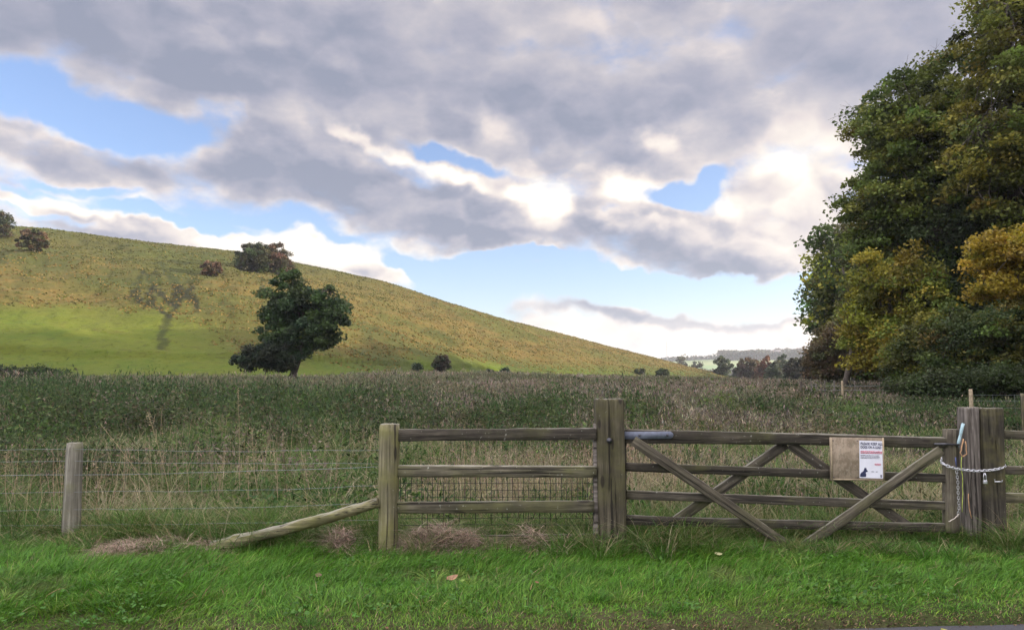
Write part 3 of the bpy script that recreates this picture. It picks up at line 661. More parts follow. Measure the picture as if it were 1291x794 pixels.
def tussocks(mb, cx, cy, hh, nb_, cols, wid=.006, rad=.09):
    k = len(cx); n = k*nb_; ci = np.repeat(np.arange(k), nb_); th = rng.uniform(0, 2*PI, n); rr = rng.uniform(0, 1, n)**.5*rad*(hh[ci]/.4)
    x = cx[ci]+np.cos(th)*rr; y = cy[ci]+np.sin(th)*rr
    c = np.clip(cols[ci]*(1+rng.normal(0, .22, (n, 1))), .01, .8); dd = rng.random(n) < .2; c[dd] = jit((.34, .28, .17), dd.sum())
    th2 = th+rng.normal(0, .5, n)+.3
    blades(mb, on_ground(x, y, -.01), hh[ci]*rng.uniform(.6, 1.35, n), wid*(cy[ci]/7)**.6*rng.uniform(.7, 1.3, n), rng.uniform(.4, 1.5, n), c*.9, c*1.15, th2, 3)
k = 520; cx, cy, t = wedge(k, 7.9, 20, -.95, .95); sel = fbm(cx*.5+12, cy*.5+5)
tussocks(mb, cx, cy, rng.uniform(.25, .62, k), 70, np.where((sel > .5)[:, None], pick([(.33, .29, .17), (.26, .25, .11), (.38, .33, .21)], k), pick([(.09, .17, .035), (.13, .20, .05), (.06, .12, .025)], k)))
k = 330; cx = rng.uniform(-7.5, 7.5, k); cy = rng.normal(7.0, .16, k)+np.where(cx < -1.3, .22, 0)
inh = (cx > -4) & (cx < .38)
kp = ~inh | (rng.random(k) < .35); cx, cy = cx[kp], cy[kp]; k = len(cx)
tussocks(mb, cx, cy, rng.uniform(.16, .42, k)*np.where(((cx > 1.9) & (cx < 4.4)) | (cx < -3.9), .5, 1), 60, pick([(.06, .15, .02), (.09, .19, .03), (.045, .11, .018), (.14, .19, .05)], k), .0055, .07)
tag(link('rough_grass', mb.mesh('rough_grass'), M['grass']), 'long tangled green and straw coloured grass behind the fences', 'grass', kind='stuff')

# heaps of cut dead grass at the fence foot
def heap(cx0, cx1, yc, wy, hh, n, label):
    mb = MB(); x = rng.uniform(cx0, cx1, n); u = (x-cx0)/(cx1-cx0); k_ = rng.random(n) < .15+1.2*sst(.38, .6, fbm(x*2.2, x*0+yc*3)); x, u = x[k_], u[k_]; n = len(x); yy = yc+rng.normal(0, wy*.8, n)
    z = height(x, yy)+rng.uniform(0, 1, n)*hh*.95*np.sin(np.clip(u, .03, .97)*PI)**.5*(.5+fbm(x*4, yy*4))*np.exp(-((yy-yc)/wy)**2)
    c = jit(pick([(.46, .34, .27), (.36, .26, .20), (.52, .42, .32), (.18, .13, .10)], n), n, .18)
    th = rng.uniform(0, 2*PI, n)
    blades(mb, np.stack([x, yy, z-.02], 1), rng.uniform(.04, .12, n), rng.uniform(.004, .007, n), rng.uniform(1.5, 4.0, n), c, c, th, 3)
    tag(link('dead_grass', mb.mesh('dead_grass'), M['dry']), label, 'dead grass', kind='stuff')
heap(P(125, 690, 7.05).x, P(300, 690, 7.05).x, 7.02, .22, 0.16, 6400, 'pinkish brown matted dead grass left of the fallen rail')
heap(P(405, 690, 7.0).x, P(445, 690, 7.0).x, 7.04, .16, 0.25, 1800, 'small tuft of dead grass under the raised end of the fallen rail')
heap(P(498, 680, 7.0).x, P(618, 680, 7.0).x, 7.04, .2, 0.28, 6400, 'pinkish brown heap of dead grass under the rail fence')
heap(P(636, 690, 7.0).x, P(692, 690, 7.0).x, 7.04, .16, 0.25, 2600, 'small dead grass tuft under the rail fence near the gate post')

# weeds
def weeds(mb, x, y, H, headcol, stemcol, leafcol, nh=8, nl=5, sz=.045, hw=.05, lod=1.0, spread=.35, hj=.32):
    n = len(x); H = np.broadcast_to(H, (n,))*rng.uniform(.7, 1.2, n); lod = np.broadcast_to(lod, (n,))
    base = on_ground(x, y, -.02); lean = rng.uniform(0, .28, n); th = rng.uniform(0, 2*PI, n)
    ld = np.stack([np.cos(th), np.sin(th), np.zeros(n)], 1)
    sc = jit(stemcol, n); blades(mb, base, H, .006*lod, lean, sc, sc, th, 3)
    def at(f): return base+ld*(H*lean*f**1.8)[:, None]+np.array([0, 0, 1])*(H*(f-.32*lean*f**2.5))[:, None]
    if nh:
        for j in range(nh):
            f = rng.uniform(1-spread, 1.0, n); w = hw*(1.25-f)*3*lod
            p = at(f)+rng.normal(0, 1, (n, 3))*w[:, None]*np.array([1, 1, .5])
            diamonds(mb, p, 1.5*sz*lod*rng.uniform(.6, 1.4, n), .22, jit(headcol, n, hj), up=.05, vert=2.2)
    for j in range(nl):
        f = rng.uniform(.12, .95 if not nh else .75, n); p = at(f)+rng.normal(0, 1, (n, 3))*(sz*lod*1.1)[:, None]*np.array([1, 1, .3])
        diamonds(mb, p, sz*1.6*lod*rng.uniform(.7, 1.3, n), .38, jit(leafcol, n, .22), up=.25, droop=.35)
def vary(col, x, y): return np.asarray(col)*(.35+1.3*fbm(x*.9+40, y*.7+3, 4))[:, None]
def veg_map(x, y):                       # 0 dry brown .. 1 green nettles
    t = x/y; g = .5*fbm(x*.13+70, y*.10+20, 4)+.5*fbm(x*.6+7, y*.45+2, 4)
    w = sst(.43, .57, g+.30*sst(-.16, -.42, t)*sst(45, 22, y)-.16*sst(24, 46, y)+.06*sst(.25, .5, t))
    return w
MAUV = (.25, .22, .155); STEM = (.28, .225, .15)
mb = MB(); nb = MB()
def glade(x, y):                         # open grassy patches between the weeds
    w = np.zeros_like(x)
    for cx, cy, rx, ry in ((8.2, 27, 2.6, 9), (-7.5, 15.5, 2.6, 4.5), (-3.5, 14, 1.6, 2.5), (4.5, 15, 2.2, 3), (15, 33, 3, 9), (11, 17, 3, 4)):
        w = np.maximum(w, 1-sst(.6, 1.15, np.hypot((x-cx)/rx, (y-cy)/ry)+(fbm(x*.5, y*.5)-.5)*1.1))
    return w
n = 42000; x, y, t = wedge(n, 9.5, 34); g = veg_map(x, y)
dens = sst(9, 20, y+15*(fbm(x*.33, y*.33, 4)-.5))*(1-.93*glade(x, y)); k = rng.random(n) < dens; x, y, t, g = x[k], y[k], t[k], g[k]
green = rng.random(len(x)) < g
lod = (y/14)**.75
Hm = (1.0+.25*sst(-.2, -.5, t))*(.25+1.5*fbm(x*.5+11, y*.5, 5))*(1-.35*sst(.15, .35, t))*(.55+.45*sst(10, 19, y))
kk = ~green
weeds(mb, x[kk], y[kk], Hm[kk]*.95, vary(np.where(rng.random((kk.sum(), 1)) < .5, MAUV, (.12, .10, .085)), x[kk], y[kk]), STEM, np.where(rng.random((kk.sum(), 1)) < .5, (.14, .14, .06), (.08, .12, .04)), 7, 5, .05, .045, lod[kk])
kk = green
weeds(nb, x[kk], y[kk], Hm[kk], (.05, .09, .03), (.08, .10, .04), vary(pick([(.055, .085, .03), (.08, .115, .035), (.03, .048, .018), (.11, .14, .05), (.12, .10, .06)], kk.sum()), x[kk], y[kk]), 3, 13, .085, .03, lod[kk]*.65)
# far part of the field
n = 30000; x, y, t = wedge(n, 30, 200, -1.0, .62); a = np.arctan2(x, y); r = np.hypot(x, y)
k = (r < foot(a)*np.interp(t, [-.6, -.3, 0], [.62, .74, .93])) & (rng.random(n) > .9*glade(x, y)); x, y, t = x[k], y[k], t[k]
g = veg_map(x, y); patch = fbm(x*.09, y*.06+33, 4)
gr = (rng.random(len(x)) < .10+.5*g)
lod = (y/14)**.75
weeds(mb, x[~gr], y[~gr], .2+(1.0*fbm(x*.3, y*.2+5, 5)*(1-.45*sst(.25, .4, t)))[~gr], jit(np.where(patch[~gr][:, None] > .5, (.24, .20, .15), (.15, .15, .09)), (~gr).sum(), .1), STEM, (.10, .10, .05), 7, 3, .055, .05, lod[~gr])
weeds(nb, x[gr], y[gr], .62, (.07, .09, .04), (.08, .10, .04), (.055, .085, .03), 3, 8, .08, .04, lod[gr]*.8)
# near, sparse dry stalks behind the fences
n = 9500; x, y, t = wedge(n, 7.7, 17); k = rng.random(n) < (.06+.85*sst(.47, .62, fbm(x*.45+8, y*.45)))*(1-.5*sst(.1, .4, t))*(1-.55*sst(-.1, -.35, t)); x, y = x[k], y[k]
weeds(mb, x, y, .35+1.0*fbm(x*.8+1, y*.8), jit((.28, .21, .155), len(x), .2), jit((.36, .29, .19), len(x), .2), (.20, .17, .09), 6, 3, .028, .022, .8)
n = 8000; x, y, t = wedge(n, 7.8, 17); k = rng.random(n) < sst(.48, .6, fbm(x*.4+80, y*.4+2)); x, y = x[k], y[k]
weeds(nb, x, y, .2+.6*fbm(x*.7, y*.7), (.06, .11, .03), (.08, .12, .04), pick([(.04, .09, .022), (.07, .13, .03), (.11, .17, .04)], len(x)), 2, 9, .055, .03, .9)
tag(link('dry_weeds', mb.mesh('dry_weeds'), M['dry']), 'mauve brown seeding willowherb and dock filling the field', 'weeds', kind='stuff')
k = 420; q = np.exp(rng.uniform(math.log(11), math.log(70), k)); t_ = rng.uniform(-.95, .6, k); mx_, my_ = q*t_, q
kp = (rng.random(k) < .25+.6*sst(-.05, -.4, t_)+.5*(my_ > 28)) & (rng.random(k) > glade(mx_, my_)) & (np.hypot(mx_, my_) < .66*foot(np.arctan2(mx_, my_))); mx_, my_ = mx_[kp], my_[kp]; k = len(mx_)
mr = rng.uniform(.45, 1.15, k)*(my_/16)**.25; mh = rng.uniform(.65, 1.35, k); mh = np.where(my_ > 34, mh*.75, mh)
mc = pick([(.07, .12, .03), (.10, .155, .04), (.04, .065, .02), (.15, .13, .07), (.20, .165, .12), (.13, .18, .05)], k); per = 330; n = k*per; ci = np.repeat(np.arange(k), per)
dv = unit(rng.normal(size=(n, 3))); dv[:, 2] = abs(dv[:, 2]); lmp = 1+.35*np.sin(dv[:, 0]*6+ci)*np.cos(dv[:, 1]*5+2*ci)
x = mx_[ci]+dv[:, 0]*mr[ci]*lmp*rng.uniform(.6, 1, n); y = my_[ci]+dv[:, 1]*mr[ci]*lmp*rng.uniform(.6, 1, n)
pos = on_ground(x, y); pos[:, 2] += dv[:, 2]*mh[ci]*lmp*rng.uniform(.35, 1.08, n)
diamonds(nb, pos, .085*(my_[ci]/14)**.6*rng.uniform(.6, 1.4, n), .5, np.clip(mc[ci]*(1+rng.normal(0, .25, (n, 1))), .01, .6), up=.3, vert=.5)
tag(link('nettles', nb.mesh('nettles'), M['leaf']), 'dark green nettle beds among the dry weeds', 'nettles', kind='stuff')

# tussocks that roughen the hillside
mb = MB(); n = 105000
a = rng.uniform(R(-46), A(955), n); F = foot(a); Cc = crest(a); s = rng.uniform(0, 1, n)**.8; r = F+(Cc-F)*s*1.01
x = r*np.sin(a); y = r*np.cos(a); w = pasture(x, y); g = fbm(x*.12, y*.12, 5); q = fbm(x*.5+5, y*.5, 3)
k = rng.random(n) < np.where(w > .5, .10, .25+1.1*sst(.45, .6, q)); x, y, w, g, r, a, s = (v[k] for v in (x, y, w, g, r, a, s)); n = len(x)
z = height(x, y); zz = sst(15, 38, z+(fbm(x*.03, y*.03)-.5)*34)
c = np.where(zz[:, None] > rng.random((n, 1)), (0.0777, 0.0777, 0.0222), (0.1554, 0.1073, 0.0370)); c = np.where(rng.random((n, 1)) < .3, (0.0629, 0.0703, 0.0185), c)
c = np.where(w[:, None] > .5, (0.1110, 0.1480, 0.0222), c)
h = np.where(w > .5, .12, rng.uniform(.14, .38, n))
blades(mb, np.stack([x, y, z-.05], 1), h, rng.uniform(.25, .6, n), rng.uniform(.2, 1.2, n), jit(c, n, .16), jit(c, n, .1)*1.08)
tag(link('hillside_tussocks', mb.mesh('hillside_tussocks'), M['dry']), 'coarse tan and olive tussocks covering the hillside', 'grass', kind='stuff')

# individual tall dead stems by the wire fence
def stalk(p0, p1, label, heads, col=(.36, .29, .18), spray=.05, r=.005):
    base = Vector((p0.x, p0.y, H1(p0.x, p0.y)));     v = np.array(p1-base); g = np.linspace(0, 1, 9)[:, None]; side = np.array([rng.normal(0, .03), rng.normal(0, .03), 0])
    path = v*g+side*np.sin(g*PI)*np.linalg.norm(v); mb = MB(); tube(mb, path, r*(1-.6*g[:, 0]), 5, (np.array(col)[None]))
    for _ in range(5):
        q = path[rng.integers(3, 8)]; d = unit(v+rng.normal(0, .5, 3)*np.linalg.norm(v)); tube(mb, q+d*rng.uniform(.05, .16)*np.linspace(0, 1, 4)[:, None], r*.4, 4, np.array(col)[None])
    lb = mb; f = 1-rng.random(heads)**1.3*.42; pos = v*f[:, None]+side*np.sin(f*PI)[:, None]*np.linalg.norm(v)+rng.normal(0, spray, (heads, 3))*(1.2-f)[:, None]*np.array([1, 1, .8])
    diamonds(lb, pos, rng.uniform(.010, .024, heads), .45, jit(col, heads, .25), up=.1); tag(link('dry_stalk', lb.mesh('dry_stalk'), M['dry'], loc=base), label, 'dead plant', 'tall dead stalks behind the wire fence')
for (bx, by, tx, ty, Y, hd, lab) in [
    (220, 668, 186, 520, 8.0, 150, 'tall pale dead stem leaning left, between the two wire fence posts'),
    (212, 640, 128, 536, 8.6, 60, 'thin bent dead stem with a nodding tip right of the left post'),
    (14, 660, 9, 570, 8.2, 110, 'short dead stem at the left edge of the picture'),
    (302, 640, 300, 490, 9.0, 120, 'tallest straight dead stem, upright left of the fallen rail'),
    (332, 640, 318, 540, 8.8, 130, 'bushy topped dead stem just right of the tallest one'),
    (348, 648, 344, 565, 8.3, 90, 'thin dead stem above the middle of the fallen rail'),
    (360, 640, 357, 560, 8.6, 90, 'dark upright dead stem above the fallen rail'),
    (315, 655, 312, 575, 8.2, 110, 'short stout dead stem behind the fallen rail'),
    (420, 640, 426, 575, 8.7, 120, 'dead stem leaning right near the mossy round post'),
    (455, 650, 470, 548, 8.3, 120, 'dead stem close beside the mossy round post'),
    (121, 660, 128, 600, 8.2, 70, 'low curved dead stem just right of the left post'),
    (398, 640, 380, 572, 8.8, 110, 'dead stem leaning left over the fallen rail'),
    (272, 650, 284, 568, 8.5, 100, 'dead stem leaning right, left of the tallest one')]:
    stalk(P(bx, by, Y), P(tx, ty, Y), lab, hd, (.36, .29, .18) if 'dark' not in lab else (.12, .09, .06))

# ------------------------------------------------------------------ timber
def fixn(me):
    import bmesh
    bm = bmesh.new(); bm.from_mesh(me); bmesh.ops.recalc_face_normals(bm, faces=bm.faces); bm.to_mesh(me); bm.free(); return me
def board_mesh(L, h, t, seed=0, taper=(0, 0)):
    nseg = max(6, int(L/.06)); xs = np.linspace(0, L, nseg); r = .12*min(h, t)
    prof = [(-t/2, -h/2+r), (-t/2+r, -h/2), (t/2-r, -h/2), (t/2, -h/2+r), (t/2, h/2-r), (t/2-r, h/2), (-t/2+r, h/2), (-t/2, h/2-r)]
    mb = MB(); V = []
    for i, x in enumerate(xs):
        f = 1+taper[0]*(1-x/L)+taper[1]*(x/L)
        for j, (a, b) in enumerate(prof):
            e = (fbm(np.array([x*2.3+seed*7.1+(j//2)*3]), np.array([seed*1.3+j//2]))[0]-.5)*.12*h+(rng.random()-.5)*.03*h
            V.append((x+(rng.uniform(-.012, .012) if i in (0, nseg-1) else 0), a*1.0+e*.3, b*f+e+math.sin(x*1.3+seed)*.03*h))
    n = 8; Q = [(i*n+j, i*n+(j+1) % n, (i+1)*n+(j+1) % n, (i+1)*n+j) for i in range(nseg-1) for j in range(n)]
    mb.add(V, Q); me = None
    V0 = list(range(8)); V1 = [(nseg-1)*8+j for j in range(8)]
    caps = []
    for ring, rev in ((V0, True), (V1, False)):
        a, b_, c, d, e, f_, g, h_ = ring
        qs = [(a, b_, c, d), (a, d, e, h_), (h_, e, f_, g)]
        caps += [tuple(reversed(q)) for q in qs] if rev else qs
    mb.Q.append(np.array(caps)); return fixn(mb.mesh('board'))
_bs = [0]
def board(name, p0, p1, h, t, mat, parent, label=None, taper=(0, 0)):
    p0, p1 = Vector(p0), Vector(p1); _bs[0] += 1; X = (p1-p0); L = X.length; X.normalize()
    Yv = Vector((0, 0, 1)).cross(X); Yv.normalize(); Z = X.cross(Yv)
    m = Matrix((X, Yv, Z)).transposed(); me = board_mesh(L, h, t, _bs[0], taper)
    o = link(name, me, mat, parent, p0-(parent.location if parent else Vector((0, 0, 0))), m.to_quaternion())
    if label: o['label'] = label
    return o
def roundpost(name, base, top, r, mat, parent, seed=0, sides=18, flat=True):
    base, top = Vector(base), Vector(top); v = top-base; nseg = 22; V = []; ax = np.array(v)
    for i in range(nseg):
        f = i/(nseg-1); c = ax*f
        for j in range(sides):
            a = j/sides*2*PI; rr = r*(1+.10*(fbm(np.array([math.cos(a)*1.5+seed*5+9]), np.array([math.sin(a)*1.5+f*1.2+seed]))[0]-.5)*2)*(1+.05*math.sin(f*4+seed))
            if i == nseg-1: rr *= .93
            V.append((c[0]+rr*math.cos(a), c[1]+rr*math.sin(a), c[2]+((rng.random()-.5)*.012 if i == nseg-1 else 0)))
    Q = [(i*sides+j, i*sides+(j+1) % sides, (i+1)*sides+(j+1) % sides, (i+1)*sides+j) for i in range(nseg-1) for j in range(sides)]
    V.append((ax[0], ax[1], ax[2]+.004)); k = len(V)-1; T = [((nseg-1)*sides+j, (nseg-1)*sides+(j+1) % sides, k) for j in range(sides)]
    mb = MB(); mb.add(V, Q, T); me = mb.mesh(name, False)
    return link(name, me, mat, parent, base-(parent.location if parent else Vector((0, 0, 0))))
def squarepost(name, base, w, d, h, mat, parent, lean=(0, 0), top_slope=0., rz=0., crack=None, seed=0):
    """sawn post: rounded square, worn edges, uneven top, drying cracks"""
    base = Vector(base); V = []; nz = 26; per = []; r = .018
    for (sx, sy) in ((-1, -1), (1, -1), (1, 1), (-1, 1)):
        nxt = {(-1, -1): (1, -1), (1, -1): (1, 1), (1, 1): (-1, 1), (-1, 1): (-1, -1)}[(sx, sy)]
        cx, cy = sx*(w/2-r), sy*(d/2-r); a0 = {(-1, -1): PI, (1, -1): 1.5*PI, (1, 1): 0, (-1, 1): .5*PI}[(sx, sy)]
        for a in (0, .5, 1): per.append((cx+r*math.cos(a0+a*PI/2), cy+r*math.sin(a0+a*PI/2)))
        nx, ny = nxt[0]*(w/2-r), nxt[1]*(d/2-r)
        e0 = (cx+r*math.cos(a0+PI/2), cy+r*math.sin(a0+PI/2)); e1 = (nx+r*math.cos(a0+PI/2), ny+r*math.sin(a0+PI/2))
        for f in (.15, .3, .42, .5, .58, .7, .85): per.append((e0[0]+(e1[0]-e0[0])*f, e0[1]+(e1[1]-e0[1])*f))
    n = len(per); L0 = -.35
    for i in range(nz):
        f = i/(nz-1); z = L0+(h-L0)*f
        for j, (a, b_) in enumerate(per):
            e = (fbm(np.array([a*9+seed*3.]), np.array([b_*9+z*.7+seed]))[0]-.5)*.035
            sh = 1+e+(.03*(z < .12))
            if crack is not None and b_ < -d/2+.004 and abs(a-crack-.012*math.sin(z*5)) < .010: dy = .022
            else: dy = 0
            zz = z
            if i == nz-1: sh *= .965; zz = z+top_slope*a+(rng.random()-.5)*.014
            if i == nz-2: zz = z+(h-z)*.72+top_slope*a
            V.append((a*sh+lean[0]*max(z, 0), b_*sh+dy+lean[1]*max(z, 0), zz))
    Q = [(i*n+j, i*n+(j+1) % n, (i+1)*n+(j+1) % n, (i+1)*n+j) for i in range(nz-1) for j in range(n)]
    V.append((lean[0]*h, lean[1]*h, h)); k = len(V)-1
    T = [((nz-1)*n+j, (nz-1)*n+(j+1) % n, k) for j in range(n)]
    mb = MB(); mb.add(V, Q, T); o = link(name, fixn(mb.mesh(name)), mat, parent, base-(parent.location if parent else Vector((0, 0, 0))))
    if rz: o.rotation_euler = (0, 0, rz)
    return o
def strand(name, pts, r, mat, parent, sides=5, label=None):
    mb = MB(); o0 = parent.location if parent else Vector((0, 0, 0)); tube(mb, [np.array(Vector(p)-o0) for p in pts], r, sides)
    o = link(name, mb.mesh(name, True), mat, parent)
    if label: o['label'] = label
    return o
def sag(p, q, n=9, s=.02, wob=0.004):
    return [Vector(p).lerp(Vector(q), f)-Vector((0, 0, s*4*f*(1-f)+rng.normal(0, wob))) for f in np.linspace(0, 1, n)]
def lathe(mb, c, axis, prof, sides=14):
    axis = Vector(axis).normalized(); s = axis.orthogonal().normalized(); u = axis.cross(s); V = []
    for (a, r) in prof:
        for j in range(sides):
            t = j/sides*2*PI; V.append(tuple(Vector(c)+axis*a+s*(r*math.cos(t))+u*(r*math.sin(t))))
    n = sides; Q = [(i*n+j, i*n+(j+1) % n, (i+1)*n+(j+1) % n, (i+1)*n+j) for i in range(len(prof)-1) for j in range(n)]
    mb.add(V, Q)

# wire fence on the left: two round posts' worth, strands run on past the left edge
Yl = 7.57; p90 = P(89, 672, Yl); t90 = P(94.5, 558, Yl)
wf = empty('wire_fence', (p90.x, p90.y, 0), 'wire strand fence with a plain round grey post at the left', 'fence')
roundpost('post', p90-Vector((0, 0, .3)), t90, .083, M['wood_round'] if 0 else woodmat('grey_round_wood', light=(.25, .235, .19), dark=(.13, .12, .095), moss=(.17, .17, .09), mossamt=.35, lichen=.4, axis='Z'), wf, 1)['label'] = 'plain grey round post'
roundpost('post', P(-330, 675, 8.2)-Vector((0, 0, .4)), P(-326, 560, 8.2), .08, M['wood_z'], wf, 2)
for a_, b_, r_ in ((566, 567, .0013), (581, 584, .0013), (598, 588, .0018), (620, 612, .0013), (642, 634, .0013), (661, 655, .0013)):
    pr = P(481, b_, 6.95); pm = P(100, a_, 7.50); pl = P(-330, a_+1, 8.12)
    strand('wire', sag(pr, pm, 14, .012)+sag(pm, pl, 10, .012)[1:], r_, M['wire'], wf, 4)

# rail fence between the mossy round post and the gate post
rf = empty('rail_fence', (P(490, 690, 6.95).x, 6.95, 0), 'three rail timber fence with black netting, left of the gate', 'fence')
roundpost('post', P(489, 700, 6.95)-Vector((0, 0, .3)), P(491.5, 534.5, 6.95), .095, M['wood_round'], rf, 4)['label'] = 'thick mossy round post'
for (pl, pr, h_) in (((500, 549), (751, 546.5), .107), ((500, 594), (751, 594), .107), ((500, 639.5), (748, 637.5), .107)):
    board('rail', P(*pl, 6.93), P(*pr, 7.0), h_, .045, M['wood_low'] if pl[1] > 560 else M['wood_x'], rf, None if pl[1] < 600 else 'lowest rail, pale with lichen')
board('kick_board', P(560, 682, 7.06), P(745, 681, 7.1), .12, .03, M['wood_low'], rf)
board('batten', P(751.5, 690, 7.06), P(751.5, 535, 7.06), .055, .06, M['wood_grey'], rf)
mb = MB(); o0 = rf.location; nx = 36
def npt(u, v): return np.array(P(505+243*u, 600+66*v, 6.97+.07*u)-o0)
for i in range(nx+1):
    u = i/nx; tube(mb, [npt(u+rng.normal(0, .002), v) for v in (0, .33, .66, 1-.35*rng.random())], .0028, 4)
for v in np.linspace(0, .93, 8):
    tube(mb, [npt(u, v+rng.normal(0, .006)) for u in np.linspace(0, 1, 12)], .0022, 4)
link('wire_netting', mb.mesh('wire_netting'), M['net'], rf)

# hanging post of the gate
gb = Vector((P(770.5, 688, 7.12).x, 7.12, 0)); gt = P(770, 503, 7.0)
gp = empty('gate_post', gb, 'tall square timber gate post with a bolt, left end of the gate', 'gate post')
squarepost('post', gb, .262, .24, gt.z, M['wood_z'], gp, lean=(-.006, 0), crack=.03, seed=3)
mb = MB(); c = P(768, 555, 7.0)-gb; lathe(mb, (c.x, -.125, c.z), (0, -1, 0), [(0, .026), (.006, .026), (.008, .016), (.03, .015), (.033, .0)], 12)
link('bolt', mb.mesh('bolt', True), M['bolt'], gp)

# field gate
gy = lambda px, dy=0: 7.12+(px-790)/(1205-790)*.23+dy
def g(px, py, dy=0): return P(px, py, gy(px, dy))
go = g(790, 690); gate = empty('field_gate', (go.x, go.y, 0), 'five bar timber field gate with crossed braces', 'gate')
board('top_rail', g(789, 549.5), g(1196, 557.5), .128, .06, M['wood_x'], gate, taper=(.0, -.22))
for (l, r_, h_) in ((588.5, 602, .082), (623.5, 637, .082), (655, 665, .082), (691, 694, .08)):
    board('rail', g(789, l), g(1194, r_), h_, .035, M['wood_x'] if l < 680 else M['wood_low'], gate)
board('stile', g(1198.5, 672), g(1198.5, 541), .135, .07, M['wood_dark'] if 0 else M['wood_brace'], gate)
board('stile', g(783, 690, .05), g(783, 541, .05), .10, .07, M['wood_x'], gate)
board('brace', g(799, 556, -.055), g(1002, 694, -.055), .095, .03, M['wood_brace'], gate, 'front brace falling from the hinge')
board('brace', g(1186, 568, -.055), g(1006, 694, -.055), .095, .03, M['wood_brace'], gate, 'front brace rising to the latch')
board('brace', g(990, 560, .045), g(846, 660, .045), .095, .03, M['wood_x'], gate, 'rear brace on the hinge side')
board('brace', g(996, 560, .045), g(1152, 668, .045), .095, .03, M['wood_x'], gate, 'rear brace on the latch side')
# strap hinge
hp0 = g(787, 548.5, -.036); hp1 = g(849, 548.5, -.036); mb = MB(); L = (hp1-hp0).length; hh = .034
pts = [(0, -hh), (L-.03, -hh), (L-.008, -hh*.6), (L, 0), (L-.008, hh*.6), (L-.03, hh), (0, hh)]
V = [(x_, 0, z_) for x_, z_ in pts]+[(x_, -.008, z_) for x_, z_ in pts]; k = len(pts)
Q = [(i, (i+1) % k, (i+1) % k+k, i+k) for i in range(k)]
mb.add(V, Q+[(7, 8, 9, 13), (9, 10, 11, 13), (0, 6, 2, 1), (2, 6, 4, 3)], [(11, 12, 13), (4, 6, 5)])
st = link('strap_hinge', mb.mesh('strap_hinge'), M['steel'], gate, hp0-gate.location); st.rotation_euler = (0, 0, math.atan2(hp1.y-hp0.y, hp1.x-hp0.x))
for bx in (.16, .44, .52)[:2]:
    mb = MB(); lathe(mb, (bx*.9 if bx < .3 else L-.06, -.008, 0), (0, -1, 0), [(0, .011), (.004, .011), (.006, .007), (.012, .006), (.014, 0)], 10); o = link('bolt', mb.mesh('bolt'), M['bolt'], st)
# latch and its pale lever
strand('latch', [g(1178, 559.5, -.06), g(1192, 559.5, -.065), g(1209, 560.5, -.05)], .011, M['bolt'], gate, 6)
lv0 = g(1207, 562, -.04); lv1 = g(1214, 534, -.04)
board('latch_lever', lv0, lv1, .028, .012, M['lever'], gate)
strand('latch_bolt', [g(1204, 576, -.03), g(1205, 588, -.03)], .012, plain('blue_paint', (.07, .09, .22), .5), gate, 6)

# closing post, two timbers side by side
cb = Vector((P(1238, 684, 7.42).x, 7.42, 0)); ctop = P(1238, 514.5, 7.33).z
cp = empty('closing_post', cb, 'doubled weathered post, grey half beside a darker mossy half, where the gate shuts', 'gate post')
m_ = 7.4/FPX
squarepost('post', cb+Vector((10*m_, 0, 0)), 26*m_, .22, ctop, M['wood_dark'], cp, lean=(.032, 0), crack=.035, seed=8)['label'] = 'dark mossy half'
squarepost('post', cb+Vector((-12*m_, .02, 0)), 17.5*m_, .17, ctop+.005, M['wood_grey'], cp, lean=(.03, 0), crack=-.01, seed=12, top_slope=.02)['label'] = 'split grey half'
strand('staple', [P(1254, 604, 7.29), P(1254, 607, 7.27), P(1263, 607, 7.28), P(1264, 604, 7.33)], .006, M['chain'], cp, 6)

# chains
def chain_mesh(path, org, link_l=.036, link_w=.022, wire=.0042):
    path = [Vector(p) for p in path]; mb = MB(); seg = []; tot = 0
    for a, b_ in zip(path[:-1], path[1:]): seg.append((a, b_, tot)); tot += (b_-a).length
    step = link_l-2.1*wire; n = int(tot/step)
    for i in range(n):
        s = (i+.5)*step
        a, b_, t0 = [q for q in seg if q[2] <= s][-1]; T = (b_-a).normalized(); c = a+T*(s-t0)-org
        up = Vector((0, -1, 0)) if abs(T.y) < .8 else Vector((0, 0, 1)); B = T.cross(up).normalized(); Cc = T.cross(B)
        ang = (PI/2 if i % 2 else 0)+.45; W = B*math.cos(ang)+Cc*math.sin(ang); Nn = T.cross(W)
        ns, nr = 14, 5; V = []
        for j in range(ns):
            t = j/ns*2*PI; hx = link_l/2-link_w/2
            ct, s_t = math.cos(t), math.sin(t); pos = T*(math.copysign(hx, ct)*(abs(ct) > .2)+ct*link_w/2)+W*(s_t*link_w/2)
            rad = (T*ct+W*s_t).normalized()
            for k in range(nr):
                q = k/nr*2*PI; V.append(tuple(c+pos+rad*(wire*math.cos(q))+Nn*(wire*math.sin(q))))
        Qs = [(j*nr+k, j*nr+(k+1) % nr, ((j+1) % ns)*nr+(k+1) % nr, ((j+1) % ns)*nr+k) for j in range(ns) for k in range(nr)]
        mb.add(V, Qs)
    return mb.mesh('chain', True)
def gpz(px, py, Y): return P(px, py, Y)
path = [gpz(1190, 574, 7.46), gpz(1186.5, 582, 7.36), gpz(1190, 585, 7.26), gpz(1198, 588.5, 7.24), gpz(1206, 590.5, 7.25), gpz(1215, 592, 7.27), gpz(1232, 593.5, 7.27), gpz(1248, 592.5, 7.28), gpz(1258, 591, 7.285), gpz(1265.5, 588.5, 7.31), gpz(1267, 587, 7.42), gpz(1266, 585, 7.52)]
o0 = path[0].copy()
tag(link('chain', chain_mesh(path, o0), M['chain'], loc=o0), 'bright zinc chain looped round gate and closing post', 'chain')
